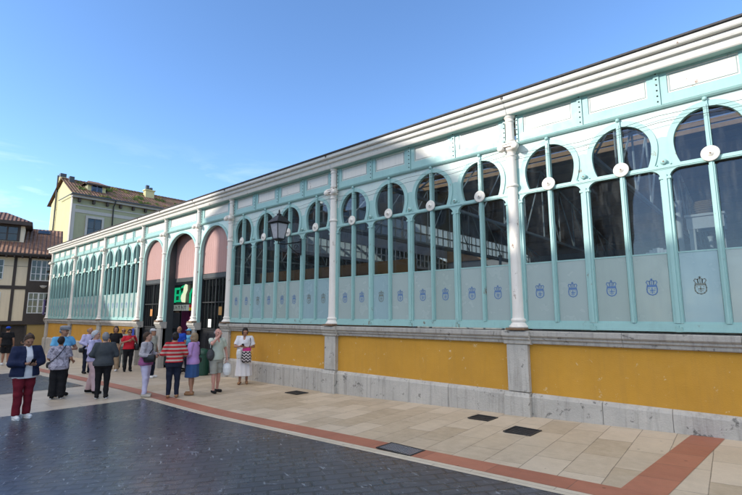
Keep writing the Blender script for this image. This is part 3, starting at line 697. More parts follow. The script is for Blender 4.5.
# ------------------------------------------------------------------ generic window for the masonry houses (built in a local frame: x along, -y outward)
DARKWOOD = M('dark_beam', (.06, .046, .038), .7, .3, 3, .3, 25)
WINGLASS = glass_mat('house_glass', (.10, .12, .14), 1.6, .03, .3)
CURT = M('pale_blind', (.55, .55, .52), .8, .1, 2, 0)
WHITEW = M('white_window_paint', (.70, .70, .68), .5, .06, 3, 0)
def window(parent, F, x0, x1, z0, z1, nx=2, nz=3, frame=WHITEW, surround=None, y=0., sw=.14, sill=True, casing=None, blind=.5):
    w = MB(); t = .05
    bx = lambda B, a, b_, c, d, e, f, m=0: B.box(a, b_, c, d, e, f, m, F)
    bx(w, x0, x1, y - .05, y + .02, z0, z0 + t); bx(w, x0, x1, y - .05, y + .02, z1 - t, z1)
    bx(w, x0, x0 + t, y - .05, y + .02, z0 + t, z1 - t); bx(w, x1 - t, x1, y - .05, y + .02, z0 + t, z1 - t)
    for i in range(1, nx): p = x0 + (x1 - x0) * i / nx; tt = .05 if nx % 2 == 0 and i == nx // 2 else .022; bx(w, p - tt, p + tt, y - .045, y + .02, z0 + t, z1 - t)
    for j in range(1, nz): p = z0 + (z1 - z0) * j / nz; bx(w, x0 + t, x1 - t, y - .04, y + .02, p - .02, p + .02)
    fo = w.build('window', frame, parent)
    q = MB(); bx(q, x0 + t, x1 - t, y - .012, y - .006, z0 + t, z1 - t); q.build('pane', WINGLASS, fo)
    q = MB(); bx(q, x0 + t, x1 - t, y + .0215, y + .0235, z0 + t, z1 - t); q.build('curtain', CURT if random.random() < blind else DARKMETAL, fo)
    if surround:
        q = MB(); bx(q, x0 - sw, x0 - .002, y - .07, y + .02, z0, z1); bx(q, x1 + .002, x1 + sw, y - .07, y + .02, z0, z1); bx(q, x0 - sw, x1 + sw, y - .07, y + .02, z1 + .002, z1 + sw + .04)
        if sill: bx(q, x0 - sw - .05, x1 + sw + .05, y - .14, y + .02, z0 - .12, z0 - .002)
        q.build('surround', surround, fo)
    return fo
def frame_of(ox, oy, ex, ey):
    """local x along (ex,ey), local -y towards the viewer's side (right-hand normal)"""
    l = math.hypot(ex, ey); ex /= l; ey /= l
    return Matrix(((ex, -ey, 0, ox), (ey, ex, 0, oy), (0, 0, 1, 0), (0, 0, 0, 1)))

# ------------------------------------------------------------------ half-timbered house closing the street on the left
CREAM = M('cream_render', (.80, .66, .46), .9, .08, .9, .2, 40, streak=.2, grime=(.3, .24, .17)); CREAMY = M('ochre_ground_floor', (.42, .28, .10), .9, .12, .9, .2, 40)
F = frame_of(-40, .6, .22, .975); gb = gz(-40)
lh = thing('timbered_house', 'cream house with dark timber beams, white paned windows and a tiled roof with a dormer', 'house')
SL, SR = -9.0, .62
def fb(name, mat, boxes, parent=lh, FF=None):
    b = MB()
    for q in boxes: b.box(*q, 0, FF or F)
    return b.build(name, mat, parent)
fb('wall', CREAM, [(SL, SR, 0, 7.5, 1.5, 6.3)])
fb('ground_floor_wall', CREAMY, [(SL, -2.5, .02, 7.4, gb - .4, 1.499), (-.95, SR, .02, 7.4, gb - .4, 1.499), (-2.5, -.95, .6, 7.4, gb - .4, 1.499)])
fb('doorway', DARKWOOD, [(-2.5, -2.38, -.03, .3, gb - .3, 1.3), (-1.07, -.95, -.03, .3, gb - .3, 1.3), (-2.38, -1.07, .25, .32, gb - .3, 1.3)])
fb('timber', DARKWOOD, [(SL, SR, -.06, -.0, 3.84, 4.08), (SL, SR, -.06, 0, 1.36, 1.62), (SL, SR, -.05, 0, 6.08, 6.30)] + [(s - .09, s + .09, -.05, 0, 1.62, 3.84) for s in (-6.6, -4.4, -1.97, -1.16)] + [(s - .09, s + .09, -.05, 0, 4.08, 6.08) for s in (-6.6, -4.4, -1.97, -1.16)] + [(.16, SR + .02, -.06, 0, 1.62, 3.84), (.16, SR + .02, -.06, 0, 4.08, 6.08), (-1.07, .16, -.05, 0, 4.08, 4.46), (-1.07, .16, -.05, 0, 1.62, 2.14), (-1.07, .16, -.05, 0, 3.64, 3.84), (SL, -1.16, -.012, 0, 5.45, 5.47)])
window(lh, F, -1.06, .15, 4.47, 5.98, 4, 3, WHITEW, None, blind=.0); window(lh, F, -1.06, .15, 2.15, 3.62, 4, 3, WHITEW, None, blind=.0)
window(lh, F, -3.8, -2.6, 4.5, 5.9, 4, 3); window(lh, F, -3.8, -2.6, 2.15, 3.62, 4, 3)
LTILE = tile_mat('terracotta_tiles', (.20, .105, .07), (.32, .185, .125), (.22, .975), .24); LTILED = tile_mat('dark_terracotta_tiles', (.12, .07, .06), (.21, .11, .085), (.22, .975), .24)
b = MB()
def lq(pts, m=0): b.add([F @ Vector(p) for p in pts], [tuple(range(len(pts)))], m)
e0, e1, zr_ = -.75, 3.4, 8.75; ze = 6.32
lq([(SL, e0, ze), (SR + .1, e0, ze), (SR + .1, e1, zr_), (SL, e1, zr_)]); lq([(SL, 2 * e1 - e0, ze), (SR + .1, 2 * e1 - e0, ze), (SR + .1, e1, zr_), (SL, e1, zr_)])
rf = b.build('roof', LTILE, lh)
fb('eave', DARKWOOD, [(SL, SR + .12, e0 - .04, 0, 6.16, 6.30), (SL, SR + .12, e0 - .10, e0 - .02, 6.24, 6.34)] + [(s - .05, s + .05, e0, 0, 6.05, 6.16) for s in np.arange(SL + .2, SR, .45)])
b = MB(); lq([(SR, .0, 6.3), (SR, 2 * e1, 6.3), (SR, e1, 8.6)]); b.build('gable', CREAM, lh)
kr = (zr_ - ze) / (e1 - e0)
fb('skylight', DARKMETAL, [(-.92, -.12, -.03, .62, -.01, .05)], rf, F @ Matrix.Translation((0, 2.55, ze + kr * (2.55 - e0) + .02)) @ Matrix.Rotation(math.atan(kr), 4, 'X'))
fb('skylight_pane', SKYGLASS, [(-.85, -.19, .03, .55, .055, .06)], rf, F @ Matrix.Translation((0, 2.55, ze + kr * (2.55 - e0) + .02)) @ Matrix.Rotation(math.atan(kr), 4, 'X'))
dm = fb('dormer', CREAM, [(-4.6, -1.68, .95, 3.2, 6.6, 8.5)])
window(dm, F, -3.3, -2.05, 7.35, 8.42, 2, 2, DARKWOOD, DARKWOOD, .95, .12, False, blind=1.)
b = MB(); dx0, dx1, dy0, dz = -5.0, -1.25, .45, 8.78; ax0, ax1, ay = -3.5, -2.9, 2.2
lq([(dx0, dy0, dz), (dx1, dy0, dz), (ax1, ay, 9.62), (ax0, ay, 9.62)]); lq([(dx1, dy0, dz), (dx1, 4.0, dz), (ax1, ay, 9.62)]); lq([(dx0, dy0, dz), (dx0, 4, dz), (ax0, ay, 9.62)]); lq([(dx0, 4, dz), (dx1, 4, dz), (ax1, ay, 9.62), (ax0, ay, 9.62)])
b.build('dormer_roof', LTILED, dm); fb('dormer_eave', DARKWOOD, [(dx0, dx1, dy0 - .03, 3.0, 8.52, 8.76)], dm)
wl = thing('wall_lamp', 'white bowl lamp on the corner of the timbered house', 'lamp', (-39.92, .34, 4.05)); b = MB(); b.lathe([(.03, -.12), (.12, -.08), (.2, .02), (.21, .06)], 14, (.35, -.08, 0)); b.build('shade', WHITE, wl); b = MB(); b.tube([(0, 0, .1), (.35, -.08, .12), (.35, -.08, .05)], .025, 6); b.build('arm', IRON, wl)

# ------------------------------------------------------------------ green house with the yellow gable, behind the far end of the hall
GREENW = M('sage_green_render', (.32, .32, .20), .9, .1, .5, .2, 25, streak=.2, grime=(.12, .13, .07)); GABLEY = M('yellow_gable_render', (.56, .50, .26), .9, .08, .5, .2, 25, streak=.15, grime=(.3, .26, .10))
PALEST = M('pale_house_stone', (.42, .40, .36), .8, .1, 1.5, .2, 30, streak=.2)
F = frame_of(-46.4, 3.35, 0, 1); GL, YR = 17.0, 6.8
gh = thing('green_house', 'tall sage green house with a sunlit yellow gable and a weedy tiled roof', 'house')
fb('wall', GREENW, [(0, GL, .0, YR, -1, 12.7)], gh)
b = MB(); b.add([F @ Vector(p) for p in [(-.004, 0, -1), (-.004, YR, -1), (-.004, YR, 12.8), (-.004, 3.4, 14.62), (-.004, 0, 12.75)]], [(0, 1, 2, 3, 4)]); b.build('gable', GABLEY, gh)
fb('corner_pilaster', PALEST, [(-.02, .26, -.05, .0, -1, 11.75), (-.03, 0, -.05, .42, -1, 12.6)], gh)
fb('string_course', PALEST, [(.26, GL, -.04, 0, 11.12, 11.42), (-.02, GL, -.05, 0, 11.75, 11.86)], gh)
fb('cornice', PALEST, [(-.15, GL, -.42, 0, 12.40, 12.56), (-.2, GL, -.5, 0, 12.56, 12.70)], gh)
for s in np.arange(.5, GL, 1.15): fb('eave_bracket', DARKWOOD, [(s - .09, s + .09, -.30, 0, 12.05, 12.40)], gh)
GT = tile_mat('weathered_roof_tiles', (.20, .10, .065), (.30, .17, .11), (0, 1), .26, .8)
b = MB()
lq([(-.25, -.55, 12.68), (GL, -.55, 12.68), (GL, 3.4, 14.8), (-.25, 3.4, 14.8)]); lq([(-.25, 7.35, 12.68), (GL, 7.35, 12.68), (GL, 3.4, 14.8), (-.25, 3.4, 14.8)])
grf = b.build('roof', GT, gh)
b = MB()
for s in np.arange(-.2, GL, .36): b.lathe([(.11, 0), (.13, .18), (.10, .36)], 8, M=F @ Matrix.Translation((s, 3.4, 14.80)) @ Matrix.Rotation(PI / 2, 4, 'Y'))
b.build('ridge_tile', GT, grf)
fb('gutter', DARKMETAL, [(-.25, GL, -.66, -.5, 12.60, 12.72), (-.27, -.20, -.6, 3.4, 12.60, 12.66)], gh)
b = MB(); b.tube([F @ Vector(p) for p in ((3.35, -.58, 12.62), (3.35, -.5, 12.4), (3.35, -.1, 12.1), (3.35, -.1, 5))], .055, 8); b.build('downpipe', DARKMETAL, gh)
for s in (1.32, 5.6, 9.8, 13.6): window(gh, F, s, s + 1.15, 8.9, 10.72, 2, 2, DARKMETAL, PALEST, -.01, .18, True, blind=.2)
dg = fb('dormer', GREENW, [(1.42, 2.92, 1.15, 3.3, 12.9, 14.22)], gh)
fb('dormer_face', GABLEY, [(1.40, 2.94, 1.10, 1.148, 13.0, 14.22)], dg)
window(dg, F, 1.72, 2.62, 13.45, 14.16, 2, 2, M('blue_window_frame', (.10, .14, .25), .5, .1), None, 1.08, blind=.3)
b = MB(); lq([(1.15, .75, 14.20), (3.2, .75, 14.20), (2.6, 2.3, 14.78), (1.75, 2.3, 14.78)]); lq([(3.2, .75, 14.2), (3.2, 3.6, 14.2), (2.6, 2.3, 14.78)]); lq([(1.15, .75, 14.2), (1.15, 3.6, 14.2), (1.75, 2.3, 14.78)]); lq([(1.15, 3.6, 14.2), (3.2, 3.6, 14.2), (2.6, 2.3, 14.78), (1.75, 2.3, 14.78)])
b.build('dormer_roof', GT, dg); fb('dormer_fascia', DARKWOOD, [(1.15, 3.2, .76, .9, 14.06, 14.19)], dg)
ch = fb('chimney', GABLEY, [(7.1, 8.0, 2.3, 2.9, 13.4, 14.95), (7.02, 8.08, 2.22, 2.98, 14.95, 15.06)], gh)
fb('chimney_pot', DARKMETAL, [(7.2, 7.5, 2.45, 2.75, 15.06, 15.55), (7.6, 7.85, 2.45, 2.75, 15.06, 15.35)], ch)
c2 = fb('gable_chimney', GABLEY, [(-.02, .6, 4.55, 5.35, 12, 15.25)], gh); fb('chimney_cap', DARKMETAL, [(.0, .5, 4.6, 5.2, 15.25, 15.62)], c2)
b = MB(); b.tube([F @ Vector(p) for p in ((-.12, 4.9, 15.4), (-.12, 4.9, 4))], .07, 8); b.build('gable_pipe', DARKMETAL, gh)
fb('ridge_vent', DARKMETAL, [(.3, .7, 2.7, 3.1, 14.3, 15.0)], gh)
# tufts of weeds rooted in the tiles
WEED = M('roof_weed', (.10, .15, .03), .8, .4, 6, 0); WEEDY = M('roof_weed_yellow', (.22, .20, .05), .8, .4, 6, 0)
tufts = [(.35 + random.random() * 15, random.uniform(-.3, 3.2), random.uniform(.12, .34)) for _ in range(46)] + [(.9, 1.0, .4), (3.4, 2.0, .5), (4.2, 2.8, .4), (6.2, 1.5, .45), (8.6, 1.8, .5), (5.2, 3.1, .35), (1.9, 1.6, .3)]
for k, (s, y, h) in enumerate(tufts):
    z = 12.68 + (y + .55) * (14.8 - 12.68) / 3.95; b = MB()
    for q in range(46):
        a = random.random() * 2 * PI; r = h * .9 * math.sqrt(random.random()); hh = h * random.uniform(.3, 1.) * (1 - .5 * r / h); p = F @ Vector((s + r * math.cos(a), y + r * math.sin(a) * .7, z - .03 + (r * math.sin(a) * .7) * .53))
        t = Vector((random.uniform(-.05, .05), random.uniform(-.05, .05), hh)); sd = Vector((random.uniform(-1, 1), random.uniform(-1, 1), 0)).normalized() * h * .11
        b.add([p - sd, p + sd, p + t * .6 + sd * .8, p + t, p + t * .6 - sd * .8], [(0, 1, 2, 3, 4)])
    tag(b.build('weed_tuft', WEED if k % 3 else WEEDY), 'tuft of weeds growing in the roof tiles of the green house', 'weed', 'weeds on the green house roof')

# ------------------------------------------------------------------ houses on the near side of the square: they shade the hall and show in its glass
HC = [M('house_cream', (.50, .44, .33), .9, .1, .6, .2), M('house_rose', (.40, .24, .18), .9, .1, .6, .2), M('house_grey', (.33, .33, .31), .9, .1, .6, .2), M('house_ochre', (.44, .30, .14), .9, .1, .6, .2), M('house_white', (.55, .54, .50), .9, .1, .6, .2)]
ROOFB = tile_mat('near_roof_tiles', (.17, .07, .045), (.27, .12, .075), (1, 0), .25)
def townhouse(label, x0, x1, y0, y1, h, mat, gable=None, ncol=4):
    t = thing('townhouse', label, 'house'); b = MB()
    if gable is None:
        b.box(x0, x1, y1, y0, -.6, h); b.build('wall', mat, t)
        b = MB(); b.box(x0 - .03, x1 + .03, y1 - .1, y0 + .12, h, h + .12); b.build('parapet', PALEST, t)
    else:
        xa, xb, zl, zr2, xm, zm = gable
        b.add([(x0, y0, -.6), (x1, y0, -.6), (x1, y0, zr2), (xm, y0, zm - .15), (x0, y0, zl), (x0, y1, -.6), (x1, y1, -.6), (x1, y1, zr2), (xm, y1, zm - .15), (x0, y1, zl)], [(0, 1, 2, 3, 4), (9, 8, 7, 6, 5), (0, 5, 6, 1), (1, 6, 7, 2), (0, 4, 9, 5), (2, 7, 8, 3), (3, 8, 9, 4)]); b.build('wall', mat, t)
        b = MB(); P = [(xa, zl - .10), (xm, zm), (xb, zr2 - .12), (xb, zr2 + .03), (xm, zm + .16), (xa, zl + .05)]
        vs = [(x, y0 + .05, z) for x, z in P] + [(x, y1 - .05, z) for x, z in P]
        b.add(vs, [tuple(range(6)), tuple(range(11, 5, -1))] + [(i, (i + 1) % 6, 6 + (i + 1) % 6, 6 + i) for i in range(6)]); b.build('roof', ROOFB, t)
    Fh = frame_of(x1, y0, -1, 0); W = x1 - x0; nf = int((h - .8) / 3)
    for f in range(nf):
        for k in range(ncol):
            p = W * (k + .5) / ncol; window(t, Fh, p - .5, p + .5, .9 + 3 * f, 2.6 + 3 * f, 2, 2, WHITEW if f % 2 else DARKWOOD, PALEST, -.02)
    return t
SX, SZ, FY = .56, .46, -25.0        # the sun travels (SX, 1, -SZ)
def Xs(x): return x + SX * FY
def Zs(z): return z - SZ * FY
townhouse('cream townhouse at the far end of the near row', Xs(-62), Xs(-31.2), FY, FY - 6, Zs(3.72), HC[0], ncol=7)
townhouse('rose townhouse beside the long cream one', Xs(-31.1), Xs(-26.7), FY, FY - 6, Zs(3.0), HC[1], ncol=2)
townhouse('low grey townhouse left of the gabled house', Xs(-26.6), Xs(-15.75), FY, FY - 6, Zs(1.35), HC[2], ncol=4)
townhouse('tall ochre townhouse with an overhanging gabled roof', Xs(-15.65), Xs(-6.9), FY, FY - 5.2, Zs(5.2), HC[3], (Xs(-16.35), Xs(-6.2), Zs(5.68), Zs(5.98), Xs(-10.6), Zs(7.4)), ncol=4)
townhouse('long white townhouse right of the gabled house', Xs(-6.85), Xs(6.0), FY, FY - 6, Zs(3.1), HC[4], ncol=5)
# ------------------------------------------------------------------ people: signed-distance bodies turned into smooth meshes
class SDF:
    def __init__(s, lo, hi, h):
        s.lo = np.array(lo, np.float32); s.h = h; s.n = np.maximum(4, np.ceil((np.array(hi) - s.lo) / h).astype(int) + 1)
        s.ax = [(s.lo[i] + h * np.arange(s.n[i])).astype(np.float32) for i in range(3)]; s.F = np.full(s.n, .2, np.float32)
    def _sub(s, lo, hi, pad):
        sl = []; 
        for i in range(3):
            a = int(np.clip(np.floor((lo[i] - pad - s.lo[i]) / s.h), 0, s.n[i])); b = int(np.clip(np.ceil((hi[i] + pad - s.lo[i]) / s.h) + 1, 0, s.n[i])); sl.append(slice(a, b))
        g = np.meshgrid(*[s.ax[i][sl[i]] for i in range(3)], indexing='ij', sparse=True); return tuple(sl), g
    def _put(s, sl, d, k):
        a = s.F[sl]
        if a.size == 0: return
        if k > 0:
            hh = np.clip(.5 + .5 * (a - d) / k, 0, 1); s.F[sl] = a * (1 - hh) + d * hh - k * hh * (1 - hh)
        else: s.F[sl] = np.minimum(a, d)
    def cone(s, a, b, ra, rb, k=.03, cut0=None, cut1=None, sq=None):
        a = np.array(a, float); b = np.array(b, float); r = max(ra, rb); sl, (X, Y, Z) = s._sub(np.minimum(a, b) - r, np.maximum(a, b) + r, k + .02)
        d = b - a; L2 = max(1e-8, d @ d); px, py, pz = X - a[0], Y - a[1], Z - a[2]
        t0 = (px * d[0] + py * d[1] + pz * d[2]) / L2; t = np.clip(t0, 0, 1)
        qx, qy, qz = px - t * d[0], py - t * d[1], pz - t * d[2]
        if sq is not None:                                   # flatten along a unit direction
            n, f = np.array(sq[0], float), sq[1]; dn = qx * n[0] + qy * n[1] + qz * n[2]; g = f - 1; qx, qy, qz = qx + n[0] * dn * g, qy + n[1] * dn * g, qz + n[2] * dn * g
        D = np.sqrt(qx * qx + qy * qy + qz * qz) - (ra + (rb - ra) * t); L = math.sqrt(L2)
        if cut1 is not None: D = np.maximum(D, (t0 - cut1) * L)
        if cut0 is not None: D = np.maximum(D, (cut0 - t0) * L)
        s._put(sl, D.astype(np.float32), k)
    def ell(s, c, r, k=.02, Rm=None, cut=None):
        c = np.array(c, float); r = np.array(r, float); m = r.max(); sl, (X, Y, Z) = s._sub(c - m, c + m, k + .02); px, py, pz = X - c[0], Y - c[1], Z - c[2]
        if Rm is not None:
            Rm = np.array(Rm); px, py, pz = (px * Rm[0][j] + py * Rm[1][j] + pz * Rm[2][j] for j in range(3))
        q = np.sqrt((px / r[0]) ** 2 + (py / r[1]) ** 2 + (pz / r[2]) ** 2); D = (q - 1) * r.min() * .5 + (q - 1) * .5 * q * 0 + (q - 1) * r.min() * .5
        if cut is not None:
            n, p0 = cut; D = np.maximum(D, px * n[0] + py * n[1] + pz * n[2] - p0)
        s._put(sl, np.broadcast_to(D, [x.stop - x.start for x in sl]).astype(np.float32), k)
    def stack(s, rows, k=.03, zlo=None, zhi=None, folds=0., nf=9, ph=0.):
        """rows of (z, rx, ry, cx, cy): an elliptical trunk"""
        Rw = np.array(sorted(rows), float); z0 = Rw[0, 0] if zlo is None else zlo; z1 = Rw[-1, 0] if zhi is None else zhi; m = Rw[:, 1:3].max() + abs(Rw[:, 3:]).max()
        sl, (X, Y, Z) = s._sub((-m, -m, z0), (m, m, z1), k + .02); I = lambda j: np.interp(Z, Rw[:, 0], Rw[:, j])
        rx, ry, cx, cy = I(1), I(2), I(3), I(4); px, py = X - cx, Y - cy
        q = np.sqrt((px / rx) ** 2 + (py / ry) ** 2); D = (q - 1) * np.minimum(rx, ry)
        if folds: D = D + folds * np.sin(np.arctan2(py, px) * nf + ph + Z * 2.) * np.clip((Rw[-1, 0] - Z) / (Rw[-1, 0] - Rw[0, 0]) * 1.2, 0, 1)
        D = np.maximum(D, np.maximum(z0 - Z, Z - z1)); s._put(sl, D.astype(np.float32), k)
    def sub_ell(s, c, r):
        t = SDF(s.lo, s.lo + s.h * (s.n - 1), s.h); t.n = s.n; t.ax = s.ax; t.F = np.full(s.n, .2, np.float32); t.ell(c, r, 0); s.F = np.maximum(s.F, -t.F)
    def below(s, z): s.F = np.maximum(s.F, (z - s.ax[2])[None, None, :])
    def above(s, z): s.F = np.maximum(s.F, (s.ax[2] - z)[None, None, :])
    def crumple(s, amp, fr=14., ph=0.):
        X, Y, Z = np.meshgrid(*s.ax, indexing='ij', sparse=True)
        w = np.sin(fr * (Z + .5 * X) + 3 * np.sin(5 * Y + ph) + ph) * np.sin(fr * .7 * X - 4 * Z + ph * 2) + .6 * np.sin(fr * 2.1 * Z + 6 * X + ph) * np.sin(fr * 1.3 * Y + ph)
        s.F = s.F + (amp * w).astype(np.float32)
    def mesh(s):
        F = s.F.copy(); F[0] = F[-1] = .1; F[:, 0] = F[:, -1] = .1; F[:, :, 0] = F[:, :, -1] = .1
        S = F < 0; n = np.array(F.shape)
        c = np.zeros(n - 1, int)
        for dx in (0, 1):
            for dy in (0, 1):
                for dz in (0, 1): c += S[dx:n[0] - 1 + dx, dy:n[1] - 1 + dy, dz:n[2] - 1 + dz]
        act = (c > 0) & (c < 8); idx = np.argwhere(act)
        if len(idx) == 0: return np.zeros((0, 3)), np.zeros((0, 4), int)
        vid = np.full(n - 1, -1); vid[act] = np.arange(len(idx)); acc = np.zeros((len(idx), 3)); cnt = np.zeros(len(idx))
        cs = [(a, b, d) for a in (0, 1) for b in (0, 1) for d in (0, 1)]
        for p in cs:
            for ax in range(3):
                if p[ax]: continue
                q = list(p); q[ax] = 1
                fa = F[idx[:, 0] + p[0], idx[:, 1] + p[1], idx[:, 2] + p[2]]; fb_ = F[idx[:, 0] + q[0], idx[:, 1] + q[1], idx[:, 2] + q[2]]
                m = (fa < 0) != (fb_ < 0); t = np.where(m, fa / np.where(m, fa - fb_, 1), 0); P = np.tile(np.array(p, float), (len(idx), 1)); P[:, ax] += t
                acc[m] += P[m]; cnt[m] += 1
        V = s.lo + s.h * (idx + acc / cnt[:, None]); Q = []
        for ax in range(3):
            sl0 = [slice(None)] * 3; sl1 = [slice(None)] * 3; sl0[ax] = slice(0, -1); sl1[ax] = slice(1, None); A = S[tuple(sl0)]; B = S[tuple(sl1)]; E = np.argwhere(A != B)
            o1, o2 = [(1, 2), (2, 0), (0, 1)][ax]; E = E[(E[:, o1] > 0) & (E[:, o2] > 0)]
            def g(d1, d2): q = E.copy(); q[:, o1] -= d1; q[:, o2] -= d2; return vid[q[:, 0], q[:, 1], q[:, 2]]
            f = np.stack([g(1, 1), g(0, 1), g(0, 0), g(1, 0)], 1); ins = A[E[:, 0], E[:, 1], E[:, 2]]; f[~ins] = f[~ins][:, ::-1]; Q.append(f[(f >= 0).all(1)])
        return V, np.concatenate(Q)
def sdf_obj(name, parts, mat, parent, k, loc=None):
    V = []; Fc = []; o = 0
    for s in parts:
        v, f = s.mesh()
        if len(v): V.append(v); Fc.append(f + o); o += len(v)
    V = np.concatenate(V) * k; Fc = np.concatenate(Fc)
    me = bpy.data.meshes.new(name); me.from_pydata(V.tolist(), [], Fc.tolist()); me.materials.append(mat); me.polygons.foreach_set('use_smooth', [True] * len(me.polygons)); me.update()
    return link(name, me, parent)

def CL(name, c, var=.22, scale=10, rough=.85, **kw): return M(name, c, rough, var, scale, 1., 13, world=False, spec=.2, **kw)
def skin_mat(name, c):
    t = NT(name); P = t.pos(False); cc = t.mix(t.noise(P, 14, 3), mul(c, .85), mul(c, 1.12)); t.princ(cc, .5, 0, .35, None, **{'Subsurface Weight': .08}); return t.mat
SK = [skin_mat('skin_light', (.46, .25, .17)), skin_mat('skin_tan', (.36, .18, .11)), skin_mat('skin_pink', (.52, .26, .20))]
EYE = M('eye_dark', (.02, .015, .012), .2, .1, 3, 0); LIP = M('lips', (.30, .10, .09), .5, .1, 3, 0); SUNG = M('sunglass_lens', (.01, .01, .012), .15, .1, 3, 0)
def stripes(name, c1, c2, per, duty=.5, zig=0., c3=None):
    t = NT(name); P = t.pos(False); s = t.new('ShaderNodeSeparateXYZ'); t.L(P, s.inputs[0]); z = t.math('MULTIPLY', s.outputs[2], 1 / per)
    if zig: z = t.math('ADD', z, t.math('MULTIPLY', t.math('PINGPONG', t.math('ADD', s.outputs[0], s.outputs[1]), zig), 1. / per))
    f = t.math('GREATER_THAN', t.math('FRACT', z), duty); c = t.mix(f, c1, c2); c = t.mix(t.ramp(t.noise(P, 9, 4), .3, .7, 0, .25), c, mul(c1, .6)); t.princ(c, .85, 0, .2, t.bump(t.noise(P, 60, 3), .3, .005)); return t.mat
def hem_pattern(name, base, c1, c2, z0, z1):
    t = NT(name); P = t.pos(False); s = t.new('ShaderNodeSeparateXYZ'); t.L(P, s.inputs[0]); z = s.outputs[2]
    up = t.mix(t.ramp(t.noise(P, 20, 5, .7), .4, .65), base, mul(base, .62)); st = t.mix(t.math('GREATER_THAN', t.math('FRACT', t.math('MULTIPLY', z, 22)), .5), c1, c2)
    f = t.math('LESS_THAN', z, z1); c = t.mix(f, up, st); t.princ(c, .85, 0, .2, t.bump(t.noise(P, 50, 3), .3, .005)); return t.mat
def blotch(name, c1, c2, scale=9):
    t = NT(name); P = t.pos(False); c = t.mix(t.ramp(t.noise(P, scale, 5, .7, 1.), .42, .58), c1, c2); t.princ(c, .85, 0, .2, t.bump(t.noise(P, 50, 3), .3, .005)); return t.mat

